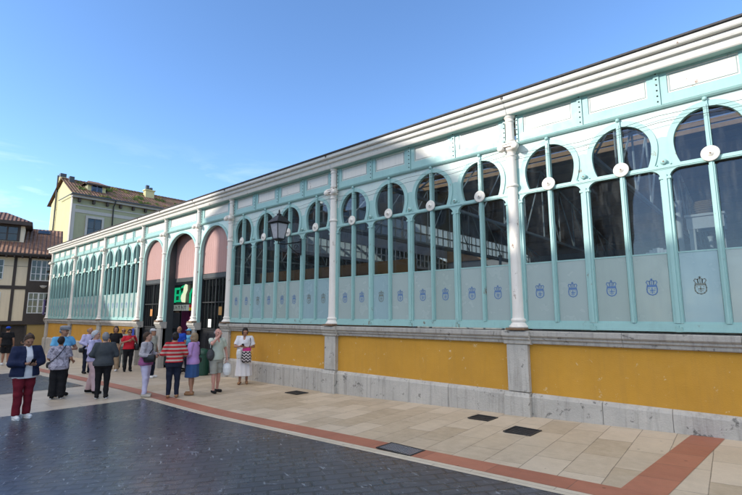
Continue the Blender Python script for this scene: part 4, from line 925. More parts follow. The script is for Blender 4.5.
CAMP = Vector((0, -8.76, 2.07))
STD = {'R': ((.235, -.02, 1.13), (.235, .07, .90)), 'L': ((-.235, -.02, 1.13), (-.235, .07, .90))}
def person(label, x, y, rel, h, skin, top, bottom, hair, shoes, arms=None, hands=None, fat=1., head=(0, 0), stance=.0, vox=.012, lean=0., glasses=None, shirt=None, hat=None, group='people standing by the market hall', z=None):
    """local frame: +y is where the person faces, +x the person's right side"""
    k = h / 1.70; zg = gz(x) + .012 if z is None else z
    c = Vector((CAMP.x - x, CAMP.y - y, 0)); ang = math.atan2(c.y, c.x) + R(rel) - PI / 2
    rt = thing('person', label, 'person', (x, y, zg), ang, group)
    A = {q: tuple(np.array(p, float) for p in (arms or {}).get(q, STD[q])) for q in 'RL'}
    fem = fat
    sw = .165 + .012 * (fat - 1) * 4
    ln = lambda zz: lean * max(0, zz - .9)
    hipx = .085 * (1 + (fat - 1) * .5); st = stance
    joints = {}
    for q, sg in (('R', 1), ('L', -1)):
        fy = st * sg; joints[q] = ((sg * hipx, 0, .90), (sg * (hipx + .005), .02 + fy * .5, .49), (sg * (hipx + .01), fy, .085))
    trunk = [(.80, .155 * fat, .105 * fat, 0, -.005), (.90, .168 * fat, .118 * fat, 0, -.01), (1.0, .150 * fat, .108 * fat, 0, ln(1)), (1.10, .132 * fat * (1 + (fat - 1)), .098 * fat, 0, .005 + ln(1.1)), (1.24, .150 * fat, .112 * fat, 0, .008 + ln(1.24)), (1.34, .158 * (1 + (fat - 1) * .5), .105, 0, ln(1.34)), (1.41, .125, .075, 0, -.01 + ln(1.41)), (1.455, .06, .055, 0, -.005 + ln(1.45))]
    grow = lambda e, rows=trunk: [(z, a + e, b_ + e, cx, cy) for z, a, b_, cx, cy in rows]
    sh = {q: np.array((sg * sw, -.01 + ln(1.39), 1.385)) for q, sg in (('R', 1), ('L', -1))}
    el = {q: A[q][0] for q in 'RL'}; wr = {q: A[q][1] for q in 'RL'}
    yw, pt = R(head[0]), R(head[1]); Rh = np.array(Matrix.Rotation(yw, 3, 'Z') @ Matrix.Rotation(-pt, 3, 'X')); piv = np.array((0, ln(1.47), 1.47))
    hd = lambda p: piv + Rh @ (np.array(p, float) - np.array((0, 0, 1.47)))
    amin = np.minimum(wr['R'], wr['L']); amax = np.maximum(wr['R'], wr['L']); ymx = max(.22, amax[1] + .16, el['R'][1] + .08, el['L'][1] + .08); ymn = min(-.22, amin[1] - .12, el['R'][1] - .1, el['L'][1] - .1)
    xm = max(.36 * fat, abs(wr['R'][0]) + .1, abs(wr['L'][0]) + .1, abs(el['R'][0]) + .08, abs(el['L'][0]) + .08)
    B = SDF((-xm, min(ymn, -.2 - abs(st)), -.02), (xm, max(ymx, .25 + abs(st)), 1.74), vox)
    B.stack(trunk)
    for q, sg in (('R', 1), ('L', -1)):
        B.cone(sh[q], el[q], .052 * (1 + (fat - 1) * .6), .038, .03); B.cone(el[q], wr[q], .038, .026, .012)
        hp, kn, an = joints[q]; B.cone(hp, kn, .082 * fat, .052, .03); B.cone(kn, an, .054, .034, .012); B.cone(np.array(kn) + (0, -.012, -.08), np.array(kn) + (0, -.01, -.2), .048, .042, .03)
        B.cone(np.array(an) + (0, -.03, -.045), np.array(an) + (sg * .015, .13, -.06), .034, .028, .03)
    B.cone((0, -.01 + ln(1.42), 1.41), hd((0, .005, 1.52)), .058, .052, .03)
    B.ell(hd((0, .005, 1.592)), (.073, .092, .108), .02, Rh); B.ell(hd((0, .04, 1.525)), (.054, .055, .055), .03, Rh); B.ell(hd((0, .075, 1.492)), (.022, .02, .018), .02, Rh)
    B.cone(hd((0, .092, 1.60)), hd((0, .115, 1.562)), .009, .014, .012)
    for sg in (-1, 1): B.ell(hd((sg * .075, -.005, 1.575)), (.012, .02, .03), .008, Rh); B.ell(hd((sg * .035, .075, 1.55)), (.025, .018, .02), .02, Rh); B.ell(hd((sg * .032, .086, 1.612)), (.026, .012, .008), .012, Rh)
    parts = [B]
    hv = .0055 if vox < .013 else .008
    for q, sg in (('R', 1), ('L', -1)):                       # palm, four unequal bent fingers and a thumb
        w = wr[q]; d, n = (hands or {}).get(q, ((0, .12, -1), (-sg, 0, 0)))
        d = np.array(d, float); d /= np.linalg.norm(d); n = np.array(n, float); n -= d * (n @ d); n /= np.linalg.norm(n); sd = np.cross(d, n) * (1 if q == 'R' else -1) * -1
        # thumb side points forwards for a hanging hand
        H = SDF(w - .21, w + .21, hv); H.cone(w - d * .02, w + d * .075, .026, .034, .015, sq=(n, 1.9))
        for i, (off, ln_) in enumerate(((.030, .068), (.010, .078), (-.011, .072), (-.030, .056))):
            b0 = w + d * .080 + sd * off; b1 = b0 + (d * .9 + n * .35 + sd * off * 1.5) * ln_ * .5; b2 = b1 + (d * .55 + n * .8) * ln_ * .5
            H.cone(w + d * .05 + sd * off * .8, b0, .011, .0095, .006); H.cone(b0, b1, .0095, .0085, .003); H.cone(b1, b2, .0085, .007, .003)
        t0 = w + d * .025 + sd * .022; t1 = t0 + (d * .55 + sd * .75 + n * .2) * .045; t2 = t1 + (d * .9 + sd * .2 + n * .35) * .035; H.cone(t0, t1, .014, .011, .008); H.cone(t1, t2, .011, .008, .004)
        parts.append(H)
    sdf_obj('body', parts, SK[skin], rt, k)
    fm = MB()
    for sg in (-1, 1): fm.sphere(hd((sg * .032, .0905, 1.592)), .011, 0, 8, (1.2, .6, .7))
    e = fm.mesh('eyes', EYE if not glasses else SUNG); e.transform(Matrix.Scale(k, 4)); link('eyes', e, rt)
    fm = MB(); fm.sphere(hd((0, .098, 1.527)), .02, 0, 8, (1.2, .35, .35)); e = fm.mesh('mouth', LIP); e.transform(Matrix.Scale(k, 4)); link('mouth', e, rt)
    if glasses:
        fm = MB()
        for sg in (-1, 1): fm.sphere(hd((sg * .034, .098, 1.594)), .030, 0, 10, (1, .35, .75)); fm.tube([hd((sg * .06, .09, 1.60)), hd((sg * .078, 0, 1.60))], .005, 5)
        fm.tube([hd((-.02, .106, 1.60)), hd((.02, .106, 1.60))], .005, 5); e = fm.mesh('sunglasses', SUNG); e.transform(Matrix.Scale(k, 4)); link('sunglasses', e, rt)
    # --- top
    def garment(name, mat, off, hem, sleeve, loose=0., open_=0., cr=.004, ph=0., neck=1.45, vneck=.0):
        G = SDF((-xm - .03, min(ymn, -.24) - .03, hem - .05), (xm + .03, max(ymx, .24) + .03, 1.50), vox); rows = grow(off); 
        rows = [(z, a + loose * max(0, 1.35 - z), b_ + loose * max(0, 1.35 - z), cx, cy) for z, a, b_, cx, cy in rows]
        if hem < .8: rows = [(hem - .01, rows[0][1] + .02, rows[0][2] + .02, 0, 0)] + rows
        G.stack(rows, .03, zlo=max(.7 if hem > .7 else hem, hem - .04))
        for q in 'RL':
            s1 = min(1, sleeve / .5)
            G.cone(sh[q] + (0, 0, .0), el[q], .058 * (1 + (fat - 1) * .6) + off, .044 + off + loose * .04, .035, None, s1 if s1 < 1 else None)
            if sleeve > .5: G.cone(el[q], wr[q], .044 + off, .033 + off, .02, None, (sleeve - .5) / .5)
        G.crumple(cr, 15, ph); G.below(hem); G.above(neck)
        if vneck: G.sub_ell((0, .13, 1.44), (.05, .09, vneck))
        if open_:
            X = G.ax[0][:, None, None]; Y = G.ax[1][None, :, None]; Zz = G.ax[2][None, None, :]
            G.F = np.maximum(G.F, np.minimum(np.minimum(open_ + .04 * (1.4 - Zz) - np.abs(X), Y - .0), .2) * np.ones_like(G.F))
        return sdf_obj(name, [G], mat, rt, k)
    garment(top.get('name', 'top'), top['mat'], top.get('off', .012), top['hem'], top['sleeve'], top.get('loose', 0), top.get('open', 0), top.get('cr', .009), x * 3, vneck=top.get('vneck', 0.))
    if shirt: garment('shirt', shirt['mat'], .020, shirt['hem'], .1, .02, 0, .001, 1.)
    # --- trousers, shorts, skirt
    kind = bottom['kind']; G = SDF((-.36 * fat, -.36 - abs(st), .02), (.36 * fat, .36 + abs(st), 1.14), vox); off = max(.016, bottom.get('off', .016)); m = bottom['mat']
    if kind == 'skirt':
        G.stack([(bottom['hem'], .20 * fat, .16 * fat, 0, .01), (.75, .195 * fat, .15 * fat, 0, 0), (.92, .18 * fat, .132 * fat, 0, -.005), (1.06, .15 * fat, .115 * fat, 0, 0)], .02, folds=.008, nf=8)
    elif kind == 'dress':
        G.stack([(bottom['hem'], .235 * fat, .20 * fat, 0, .01), (.75, .205 * fat, .165 * fat, 0, 0), (.92, .185 * fat, .14 * fat, 0, -.005), (1.10, .165 * fat, .122 * fat, 0, 0)], .02, folds=.014, nf=9)
    else:
        G.stack(grow(off, trunk[:4]), .03, zhi=1.06)
        hem = bottom.get('hem', .075); wd = bottom.get('wide', 0.)
        for q, sg in (('R', 1), ('L', -1)):
            hp, kn, an = joints[q]; G.cone(hp, kn, .088 * fat + off, .056 + off + wd * .6, .035); an2 = np.array(an) + (0, 0, -.04)
            G.cone(kn, an2, .056 + off + wd * .6, .040 + off + wd, .02)
        G.crumple(bottom.get('cr', .006), 17, y * 3); G.below(hem)
    sdf_obj({'skirt': 'skirt', 'dress': 'dress_skirt', 'shorts': 'shorts'}.get(kind, 'trousers'), [G], m, rt, k)
    # --- shoes
    for q, sg in (('R', 1), ('L', -1)):
        an = joints[q][2]; G = SDF((an[0] - .12, an[1] - .15, -.03), (an[0] + .12, an[1] + .26, .16), .009)
        hi = .10 if shoes.get('high', True) else .055
        G.cone((an[0], an[1] - .035, .045), (an[0] + sg * .02, an[1] + .155, .035), .047, .040, .03, sq=((0, 0, 1), .95)); 
        if shoes.get('high', True): G.cone((an[0], an[1] - .02, .06), (an[0], an[1] - .01, .10), .047, .042, .03)
        G.below(.0); G.above(hi + .01); so = sdf_obj('shoe', [G], shoes['mat'], rt, k)
        if shoes.get('sole') is not None:
            mb = MB(); n = 16; mb.add([((an[0] + sg * .01 + .05 * math.cos(2 * PI * i / n)) * k, (an[1] + .06 + .135 * math.sin(2 * PI * i / n)) * k, zz) for zz in (-.002, .022 * k) for i in range(n)], [tuple(range(n - 1, -1, -1)), tuple(range(n, 2 * n))] + [(i, (i + 1) % n, n + (i + 1) % n, n + i) for i in range(n)]); mb.build('sole', shoes['sole'], so)
    # --- hair and hat
    if hair:
        stl, hm = hair; G = SDF(hd((0, 0, 1.55)) - .24, hd((0, 0, 1.55)) + .24, .009)
        if stl in ('short', 'bob', 'long', 'updo'):
            G.ell(hd((0, -.012, 1.612)), (.088, .104, .108), .01, Rh, ((0, .78, -.62), .035)); G.ell(hd((0, -.05, 1.575)), (.082, .062, .085), .02, Rh)
        if stl == 'bob': G.ell(hd((0, -.045, 1.53)), (.088, .068, .095), .02, Rh); G.ell(hd((.068, .01, 1.555)), (.026, .05, .075), .02, Rh); G.ell(hd((-.068, .01, 1.555)), (.026, .05, .075), .02, Rh)
        if stl == 'long': G.ell(hd((0, -.055, 1.49)), (.09, .06, .14), .02, Rh); G.ell(hd((.07, .005, 1.53)), (.026, .05, .10), .02, Rh); G.ell(hd((-.07, .005, 1.53)), (.026, .05, .10), .02, Rh)
        if stl == 'updo': G.ell(hd((0, -.10, 1.57)), (.05, .045, .05), .03, Rh)
        if stl == 'fringe': G.ell(hd((0, -.03, 1.585)), (.086, .086, .075), .01, Rh, ((0, .6, .8), .012))
        G.crumple(.004, 46, x); sdf_obj('hair', [G], hm, rt, k)
    if hat:
        hk, hm = hat; G = SDF(hd((0, 0, 1.62)) - .22, hd((0, 0, 1.62)) + .22, .009)
        G.ell(hd((0, -.005, 1.635)), (.092, .108, .082), .01, Rh, ((0, 0, -1), .012)); 
        G.ell(hd((0, .10, 1.642)), (.070, .075 if hk == 'flat' else .09, .012), .012, Rh)
        if hk == 'flat': G.ell(hd((0, .02, 1.685)), (.104, .128, .045), .03, Rh)
        sdf_obj('cap', [G], hm, rt, k)
    return rt, k, ang
def world_of(rt, p, k): 
    return rt.matrix_basis @ (Vector(p) * k)
def carried(name, label, cat, mb_parts, pr):
    """a thing someone holds or wears: its own top-level object, set where the person has it"""
    rt, k, ang = pr; t = thing(name, label, cat, rt.location, ang)
    for nm, b, mats in mb_parts:
        me = b.mesh(nm, mats); me.transform(Matrix.Scale(k, 4)); link(nm, me, t)
    return t
def bag_sdf(c, r, name='pouch'): pass

HR = lambda n, c: M(n, c, .6, .5, 45, 1., 90, world=False, spec=.3)
HB = HR('hair_brown', (.06, .032, .018)); HD = HR('hair_dark', (.018, .013, .011)); HG = HR('hair_grey', (.22, .22, .23)); HW = HR('hair_white', (.48, .48, .49)); HBL = HR('hair_blond_grey', (.27, .19, .11))
BLK = CL('black_cloth', (.012, .012, .014)); NAVY = CL('navy_cloth', (.016, .022, .055)); WHT = CL('white_cloth', (.70, .68, .70), .06); MAR = CL('maroon_trousers', (.15, .012, .022)); LBLUE = CL('light_blue_polo', (.14, .42, .66), .08)
DGREY = CL('charcoal_knit', (.055, .062, .068)); DARKNAVY = CL('dark_navy_trousers', (.014, .018, .035)); LAV = CL('lavender_shirt', (.48, .45, .66), .06); PINKT = CL('pale_pink_trousers', (.62, .44, .46), .06)
BEI = CL('beige_trousers', (.38, .27, .17)); RED = CL('red_top', (.52, .02, .035)); OLV = CL('pale_olive_top', (.38, .38, .33)); GRN_ = CL('grey_trousers', (.16, .18, .17)); LPAN = CL('pale_lavender_trousers', (.56, .52, .68), .06)
ROY = CL('royal_blue_tshirt', (.02, .07, .42)); LIL = CL('lilac_cardigan', (.46, .27, .55), .08); DEN = CL('blue_denim', (.04, .09, .22)); MINT = CL('pale_mint_shirt', (.50, .58, .53), .06); KHA = CL('grey_shorts', (.30, .29, .25)); VEST = CL('stone_shirt', (.46, .50, .42), .08)
SHW = CL('white_shoe', (.68, .68, .68), .05); SHB = CL('black_shoe', (.014, .013, .013)); SHT = CL('tan_shoe', (.30, .16, .08)); SHG = CL('beige_sneaker', (.42, .38, .32))
PAT = blotch('grey_violet_print', (.17, .155, .19), (.42, .39, .46), 11); STR = stripes('red_striped_knit', (.46, .02, .03), (.46, .38, .32), .094, .55); HEM = hem_pattern('patterned_jumper', (.46, .43, .46), (.42, .06, .22), (.16, .12, .20), .85, 1.0); CHEV = stripes('chevron_cloth', (.01, .01, .012), (.62, .55, .55), .085, .5, .055)
PBAG = M('plastic_bag_white', (.66, .66, .66), .35, .06, 6, .3, 30, world=False); BAGB = M('black_bag_leather', (.012, .012, .013), .45, .2, 6, .2, 40, world=False); BAGG = M('grey_backpack_cloth', (.05, .052, .055), .8, .2, 9, .3, 50, world=False); PHONE = M('phone_black', (.01, .01, .012), .15, .1, 3, 0, world=False); STRAP = BLK
def bagbox(x0, x1, y0, y1, z0, z1, bulge=.02, taper=0.):
    b = MB(); n = 6; vs = []
    for j in range(n + 1):
        t = j / n; z = z0 + (z1 - z0) * t; e = bulge * math.sin(PI * t) - taper * t; r = .02 + .018 * (1 - abs(2 * t - 1))
        X0, X1, Y0, Y1 = x0 - e, x1 + e, y0 - e, y1 + e
        vs += [(X0 + r, Y0, z), (X1 - r, Y0, z), (X1, Y0 + r, z), (X1, Y1 - r, z), (X1 - r, Y1, z), (X0 + r, Y1, z), (X0, Y1 - r, z), (X0, Y0 + r, z)]
    fs = [tuple(range(7, -1, -1)), tuple(range(n * 8, n * 8 + 8))] + [(j * 8 + i, j * 8 + (i + 1) % 8, j * 8 + 8 + (i + 1) % 8, j * 8 + 8 + i) for j in range(n) for i in range(8)]
    b.add(vs, fs, 0, True); return b
def strap(pts, r=.012):
    b = MB(); P = [Vector(p) for p in pts]; b.tube(P, r, 6); return b

T = 'trousers'
# left foreground
p = person('woman in an open navy jacket and dark red trousers looking down at her phone', -11.63, -6.27, 22, 1.67, 1, dict(name='jacket', mat=NAVY, hem=.84, sleeve=.92, off=.036, loose=.06, open=.055), dict(kind=T, mat=MAR, wide=.012), ('updo', HB), dict(mat=SHW, sole=SHW),
           arms={'R': ((.27, .04, 1.12), (.06, .24, 1.10)), 'L': ((-.27, .04, 1.12), (-.07, .22, 1.07))}, hands={'R': ((-.7, .5, .2), (-.3, -.6, .5)), 'L': ((.7, .5, .2), (.3, -.3, .9))}, fat=1.18, head=(-6, 30), stance=.03, vox=.011, shirt=dict(mat=WHT, hem=.80))
b = MB(); b.box(-.038, .038, -.005, .005, -.075, .075, 0, Matrix.Translation((.0, .315, 1.145)) @ Matrix.Rotation(R(-40), 4, 'X'), .003)
carried('phone', 'dark phone in the hands of the woman in the navy jacket', 'phone', [('handset', b, PHONE)], p)
p = person('man in a light blue polo and grey flat cap', -14.18, -4.97, 25, 1.75, 1, dict(mat=LBLUE, hem=.88, sleeve=.32, off=.018, loose=.04), dict(kind=T, mat=BLK), ('fringe', HG), dict(mat=SHB), fat=1.12, hat=('flat', HG),
           arms={'L': ((-.31, .03, 1.14), (-.10, .26, 1.14)), 'R': STD['R']}, hands={'L': ((.8, .4, .1), (.2, -.9, 0))}, head=(25, 5))
p = person('woman seen from behind in a printed blouse and wide black trousers', -13.69, -5.14, 172, 1.50, 1, dict(mat=PAT, hem=.80, sleeve=.45, off=.022, loose=.06), dict(kind=T, mat=BLK, wide=.05), ('short', HD), dict(mat=SHB, sole=SHW),
           arms={'R': ((.28, -.03, 1.10), (.30, .20, 1.0)), 'L': ((-.26, 0, 1.10), (-.20, .2, 1.0))}, hands={'R': ((.3, .9, -.2), (-.9, .2, 0)), 'L': ((.3, .9, .0), (.9, .2, 0))}, fat=1.18, vox=.011, head=(0, 6))
carried('crossbody_bag', 'small black bag on a strap across the back of the printed blouse', 'bag', [('strap', strap([(.13, -.02, 1.475), (.10, -.135, 1.38), (0, -.165, 1.22), (-.12, -.155, 1.08), (-.23, -.06, .98), (-.23, .10, .98)], .010), STRAP), ('pouch', bagbox(-.30, -.21, .04, .20, .84, 1.0), BAGB)], p)
p = person('man in a pale lavender shirt with a dark strap across it', -19.72, -2.65, 30, 1.68, 1, dict(mat=LAV, hem=.90, sleeve=.92, off=.018, loose=.03), dict(kind=T, mat=DARKNAVY), ('fringe', HG), dict(mat=SHB), arms={'R': ((.27, -.02, 1.15), (.10, .20, 1.02)), 'L': ((-.30, -.06, 1.16), (-.24, .12, .98))}, hands={'R': ((-.6, .7, 0), (-.6, -.6, 0))}, fat=1.08, vox=.014, head=(20, 12))
carried('shoulder_strap_bag', 'dark bag slung on the man in the lavender shirt', 'bag', [('strap', strap([(-.13, -.02, 1.47), (-.10, .13, 1.38), (.02, .155, 1.2), (.15, .14, 1.04), (.22, .02, .95)], .018), STRAP), ('pouch', bagbox(.20, .29, -.10, .10, .78, .96), BAGB)], p)
p = person('white haired person in pale pink trousers, mostly hidden by the charcoal jumper', -13.98, -4.27, 60, 1.63, 0, dict(mat=LAV, hem=.86, sleeve=.9, off=.02, loose=.05), dict(kind=T, mat=PINKT, wide=.02), ('short', HW), dict(mat=SHB), stance=.16, fat=1.05, arms={'R': ((.26, .02, 1.1), (.12, .25, 1.05)), 'L': ((-.26, .0, 1.1), (-.2, .2, .95))}, hands={'R': ((-.4, .8, 0), (-.6, -.5, 0))}, head=(20, 0))
p = person('grey haired person seen from behind in a charcoal jumper and slim black trousers', -12.91, -4.38, 176, 1.60, 0, dict(mat=DGREY, hem=.84, sleeve=.96, off=.024, loose=.05), dict(kind=T, mat=BLK), ('short', HG), dict(mat=SHB, sole=SHW), arms={'R': ((.285, -.01, 1.12), (.16, .2, 1.05)), 'L': ((-.285, -.01, 1.12), (-.16, .2, 1.05))}, hands={'R': ((-.5, .8, .1), (-.6, -.5, .3)), 'L': ((.5, .8, .1), (.6, -.5, .3))}, fat=1.2, vox=.011, stance=-.03)
p = person('woman with dark bobbed hair, black top and wide beige trousers near the doors', -19.60, -1.76, -18, 1.70, 1, dict(mat=BLK, hem=.98, sleeve=.25, off=.012), dict(kind=T, mat=BEI, wide=.03), ('bob', HD), dict(mat=SHW), arms={'R': STD['R'], 'L': ((-.25, -.03, 1.13), (-.20, .12, .92))}, vox=.014, stance=.05, head=(10, 0))
p = person('person in sunglasses with a pale top and grey trousers behind the red top', -20.86, -1.01, -5, 1.62, 1, dict(mat=OLV, hem=.9, sleeve=.35, off=.016, loose=.03), dict(kind=T, mat=GRN_), ('fringe', HB), dict(mat=SHB), vox=.016, glasses=True)
p = person('woman in a red top and sunglasses with a black bag on her shoulder', -19.11, -1.43, 8, 1.58, 1, dict(mat=RED, hem=.90, sleeve=.4, off=.02, loose=.05), dict(kind=T, mat=BLK), ('short', HD), dict(mat=SHB), arms={'R': ((.28, .03, 1.16), (.06, .2, 1.24)), 'L': ((-.29, .0, 1.14), (-.16, .17, 1.27))}, hands={'R': ((-.7, .3, .4), (-.2, -.9, 0)), 'L': ((.5, .2, .6), (.2, -.9, 0))}, fat=1.15, vox=.014, glasses=True)
carried('handbag', 'large black shoulder bag of the woman in the red top', 'bag', [('strap', strap([(-.17, .09, 1.42), (-.24, .14, 1.22), (-.28, .12, 1.08), (-.30, -.08, 1.08), (-.22, -.12, 1.3), (-.16, -.05, 1.43)], .012), STRAP), ('pouch', bagbox(-.36, -.22, -.13, .17, .84, 1.10), BAGB)], p)
p = person('man in a black shirt, black shorts and blue cap at the far left edge', -27.2, -3.75, 165, 1.76, 1, dict(mat=BLK, hem=.86, sleeve=.34, off=.018, loose=.04), dict(kind='shorts', mat=BLK, hem=.52, wide=.03), ('fringe', HD), dict(mat=SHW), vox=.016, fat=1.08, hat=('cap', ROY))
p = person('bare armed person in pale blue beside the man in the blue cap', -26.6, -3.05, -60, 1.45, 1, dict(mat=LBLUE, hem=.9, sleeve=.2, off=.014), dict(kind='shorts', mat=DEN, hem=.5, wide=.02), ('bob', HB), dict(mat=SHW), vox=.016, arms={'R': ((.24, .05, 1.13), (.1, .28, 1.15)), 'L': STD['L']}, hands={'R': ((-.3, .6, .6), (-.6, -.4, 0))})
# the four in the middle
p = person('woman in a grey patterned jumper and pale lavender trousers turned towards her friends', -12.33, -3.58, 68, 1.60, 0, dict(mat=HEM, hem=.83, sleeve=.95, off=.024, loose=.04), dict(kind=T, mat=LPAN, off=.010), ('short', HB), dict(mat=SHG), arms={'R': ((.26, -.02, 1.12), (.16, .22, 1.06)), 'L': ((-.26, .02, 1.12), (-.10, .27, 1.10))}, hands={'R': ((-.3, .9, 0), (-.8, -.3, 0)), 'L': ((.4, .8, .1), (.8, -.4, 0))}, fat=1.12, vox=.011, head=(8, -4), stance=.04)
carried('shoulder_bag', 'black bag on a strap at the waist of the woman in the patterned jumper', 'bag', [('strap', strap([(-.12, -.03, 1.475), (-.06, .13, 1.38), (.05, .175, 1.25), (.17, .14, 1.14), (.21, .05, 1.08)], .014), STRAP), ('pouch', bagbox(.16, .25, .03, .30, .93, 1.12), BAGB)], p)
p = person('man in a pale cap half hidden behind the patterned jumper', -16.13, -1.82, 55, 1.62, 1, dict(mat=OLV, hem=.9, sleeve=.35, off=.016, loose=.03), dict(kind=T, mat=DARKNAVY), ('fringe', HG), dict(mat=SHW), vox=.014, hat=('cap', HW))
p = person('woman seen from behind in a red and beige striped jumper and dark navy trousers', -11.66, -3.17, 178, 1.60, 0, dict(mat=STR, hem=.92, sleeve=.95, off=.024, loose=.03), dict(kind=T, mat=DARKNAVY, off=.010), ('short', HD), dict(mat=SHT, high=False), arms={'R': ((.29, .0, 1.14), (.22, .2, 1.12)), 'L': ((-.29, .0, 1.14), (-.22, .2, 1.12))}, hands={'R': ((.1, .9, .2), (-.8, 0, .3)), 'L': ((-.1, .9, .2), (.8, 0, .3))}, fat=1.16, vox=.011)
p = person('man in a royal blue shirt standing in the middle doorway', -16.54, -.70, -25, 1.68, 1, dict(mat=ROY, hem=.88, sleeve=.34, off=.018, loose=.04), dict(kind=T, mat=DARKNAVY), ('fringe', HD), dict(mat=SHB), vox=.014, fat=1.08)
p = person('woman in a lilac cardigan and knee-length blue skirt with blond-grey hair', -11.72, -2.64, -118, 1.57, 1, dict(mat=LIL, hem=.84, sleeve=.6, off=.02, loose=.04), dict(kind='skirt', mat=DEN, hem=.48), ('bob', HBL), dict(mat=SHT, high=False), arms={'R': ((.27, -.01, 1.13), (.18, .2, 1.06)), 'L': ((-.26, .0, 1.13), (-.16, .22, 1.06))}, hands={'R': ((-.3, .9, 0), (-.8, -.3, 0)), 'L': ((.3, .9, 0), (.8, -.3, 0))}, fat=1.1, vox=.011, stance=.05)
carried('sling_bag', 'slim dark strap bag of the woman in the lilac cardigan', 'bag', [('strap', strap([(.14, -.01, 1.47), (.19, -.10, 1.30), (.22, -.10, 1.1), (.23, -.04, 1.0)], .011), STRAP), ('pouch', bagbox(.20, .27, -.12, .06, .86, 1.0), BAGB)], p)
p = person('person in a pale blue cap almost hidden behind the lilac cardigan', -16.88, -.15, -60, 1.58, 1, dict(mat=LBLUE, hem=.9, sleeve=.35, off=.016), dict(kind=T, mat=DARKNAVY), ('short', HD), dict(mat=SHB), vox=.016, hat=('cap', LBLUE))
p = person('balding man in grey shorts with one hand raised to his face', -11.60, -2.03, 28, 1.68, 2, dict(mat=VEST, hem=.86, sleeve=.34, off=.018, loose=.05, vneck=.12), dict(kind='shorts', mat=KHA, hem=.50, wide=.035), ('fringe', HG), dict(mat=SHB, high=False), arms={'R': ((.25, .20, 1.30), (.06, .24, 1.52)), 'L': ((-.27, -.02, 1.13), (-.27, .08, .90))}, hands={'R': ((-.15, -.1, 1), (0, -1, 0)), 'L': ((0, .1, -1), (1, 0, 0))}, fat=1.08, vox=.011, stance=.08, head=(5, 4))
b = MB(); b.lathe([(.02, .0), (.10, -.03), (.125, -.12), (.12, -.24), (.09, -.32), (.03, -.335)], 14, (-.27, .11, .76)); hnd = strap([(-.30, .11, .74), (-.285, .11, .82), (-.27, .11, .84), (-.255, .11, .82), (-.24, .11, .74)], .008)
carried('carrier_bag', 'white plastic carrier bag hanging from the hand of the man in grey shorts', 'bag', [('sack', b, PBAG), ('handles', hnd, PBAG)], p)
b = MB(); b.sphere((.21, .06, 1.0), .13, 0, 14, (.75, .95, 1.2))
carried('backpack', 'dark grey rucksack hanging at the hip of the man in grey shorts', 'backpack', [('pack', b, BAGG), ('pocket', (lambda q: (q.sphere((.27, .10, .96), .075, 0, 12, (.7, .9, 1.)), q)[1])(MB()), BAGG), ('strap', strap([(.20, .05, 1.12), (.20, .10, 1.3), (.14, .04, 1.43), (.12, -.08, 1.42), (.20, -.02, 1.1)], .018), BAGG)], p)
p = person('dark haired woman in a long white dress by the yellow wall looking at her phone', -12.37, -.67, -4, 1.66, 1, dict(mat=WHT, hem=1.0, sleeve=.42, off=.028, loose=.10, vneck=.12), dict(kind='dress', mat=WHT, hem=.24), ('bob', HD), dict(mat=SHT, high=False), arms={'R': ((.27, .05, 1.13), (.12, .26, 1.14)), 'L': ((-.28, .0, 1.12), (-.10, .24, 1.10))}, hands={'R': ((-.6, .6, .2), (-.3, -.5, .6)), 'L': ((.6, .6, .1), (.4, -.4, .6))}, fat=1.06, vox=.011, head=(12, 22), stance=.04)
b = MB(); b.box(-.036, .036, -.004, .004, -.07, .07, 0, Matrix.Translation((.02, .335, 1.18)) @ Matrix.Rotation(R(-45), 4, 'X'), .003)
carried('mobile_phone', 'phone held by the woman in the white dress', 'phone', [('handset', b, PHONE)], p)
carried('chevron_bag', 'black and white zigzag cloth bag with a pink top held by the woman in white', 'bag', [('sack', bagbox(-.22, .04, .20, .30, .66, 1.0, .02, .01), CHEV), ('top_band', bagbox(-.21, .03, .21, .29, 1.0, 1.10, .004), CL('pink_bag_band', (.55, .04, .20), .1)), ('strap', strap([(-.16, .26, 1.08), (-.20, .20, 1.25), (-.17, .08, 1.38), (-.14, -.02, 1.45)], .010), STRAP)], p)
b = MB(); b.lathe([(.02, 0), (.07, -.03), (.085, -.14), (.07, -.26), (.02, -.28)], 12, (.13, .29, 1.06)); carried('small_plastic_bag', 'crumpled pale plastic bag at the side of the woman in white', 'bag', [('sack', b, PBAG)], p)

# ------------------------------------------------------------------ camera, sky, sun
cd = bpy.data.cameras.new('camera'); cam = bpy.data.objects.new('camera', cd); col.objects.link(cam); sc.camera = cam
cd.sensor_width = 36; cd.lens = 459.69 / 742 * 36; cd.clip_end = 2000; cd.clip_start = .05
cam.location = CAMP; cam.rotation_euler = (PI / 2 + .1446, 0, .7281)
to_sun = Vector((-SX, -1, SZ)).normalized()
sd = bpy.data.lights.new('sun', 'SUN'); sun = bpy.data.objects.new('sun', sd); col.objects.link(sun)
sd.energy = 2.3; sd.angle = R(.53); sd.color = (1, .95, .86); sun.rotation_euler = (-to_sun).to_track_quat('-Z', 'Y').to_euler()
W = bpy.data.worlds.new('World'); sc.world = W; W.use_nodes = True; nt = W.node_tree; nt.nodes.clear()
out = nt.nodes.new('ShaderNodeOutputWorld'); bg = nt.nodes.new('ShaderNodeBackground'); skn = nt.nodes.new('ShaderNodeTexSky')
skn.sky_type = 'NISHITA'; skn.sun_disc = False; skn.sun_elevation = math.asin(to_sun.z); skn.sun_rotation = math.atan2(to_sun.x, to_sun.y); skn.air_density = 1.; skn.dust_density = .3; skn.ozone_density = 3.; skn.altitude = 1200
tc = nt.nodes.new('ShaderNodeTexCoord'); mp = nt.nodes.new('ShaderNodeMapping'); mp.inputs['Scale'].default_value = (2.2, 2.2, 13); mp.inputs['Rotation'].default_value = (.05, -.06, .5); nt.links.new(tc.outputs['Generated'], mp.inputs[0])
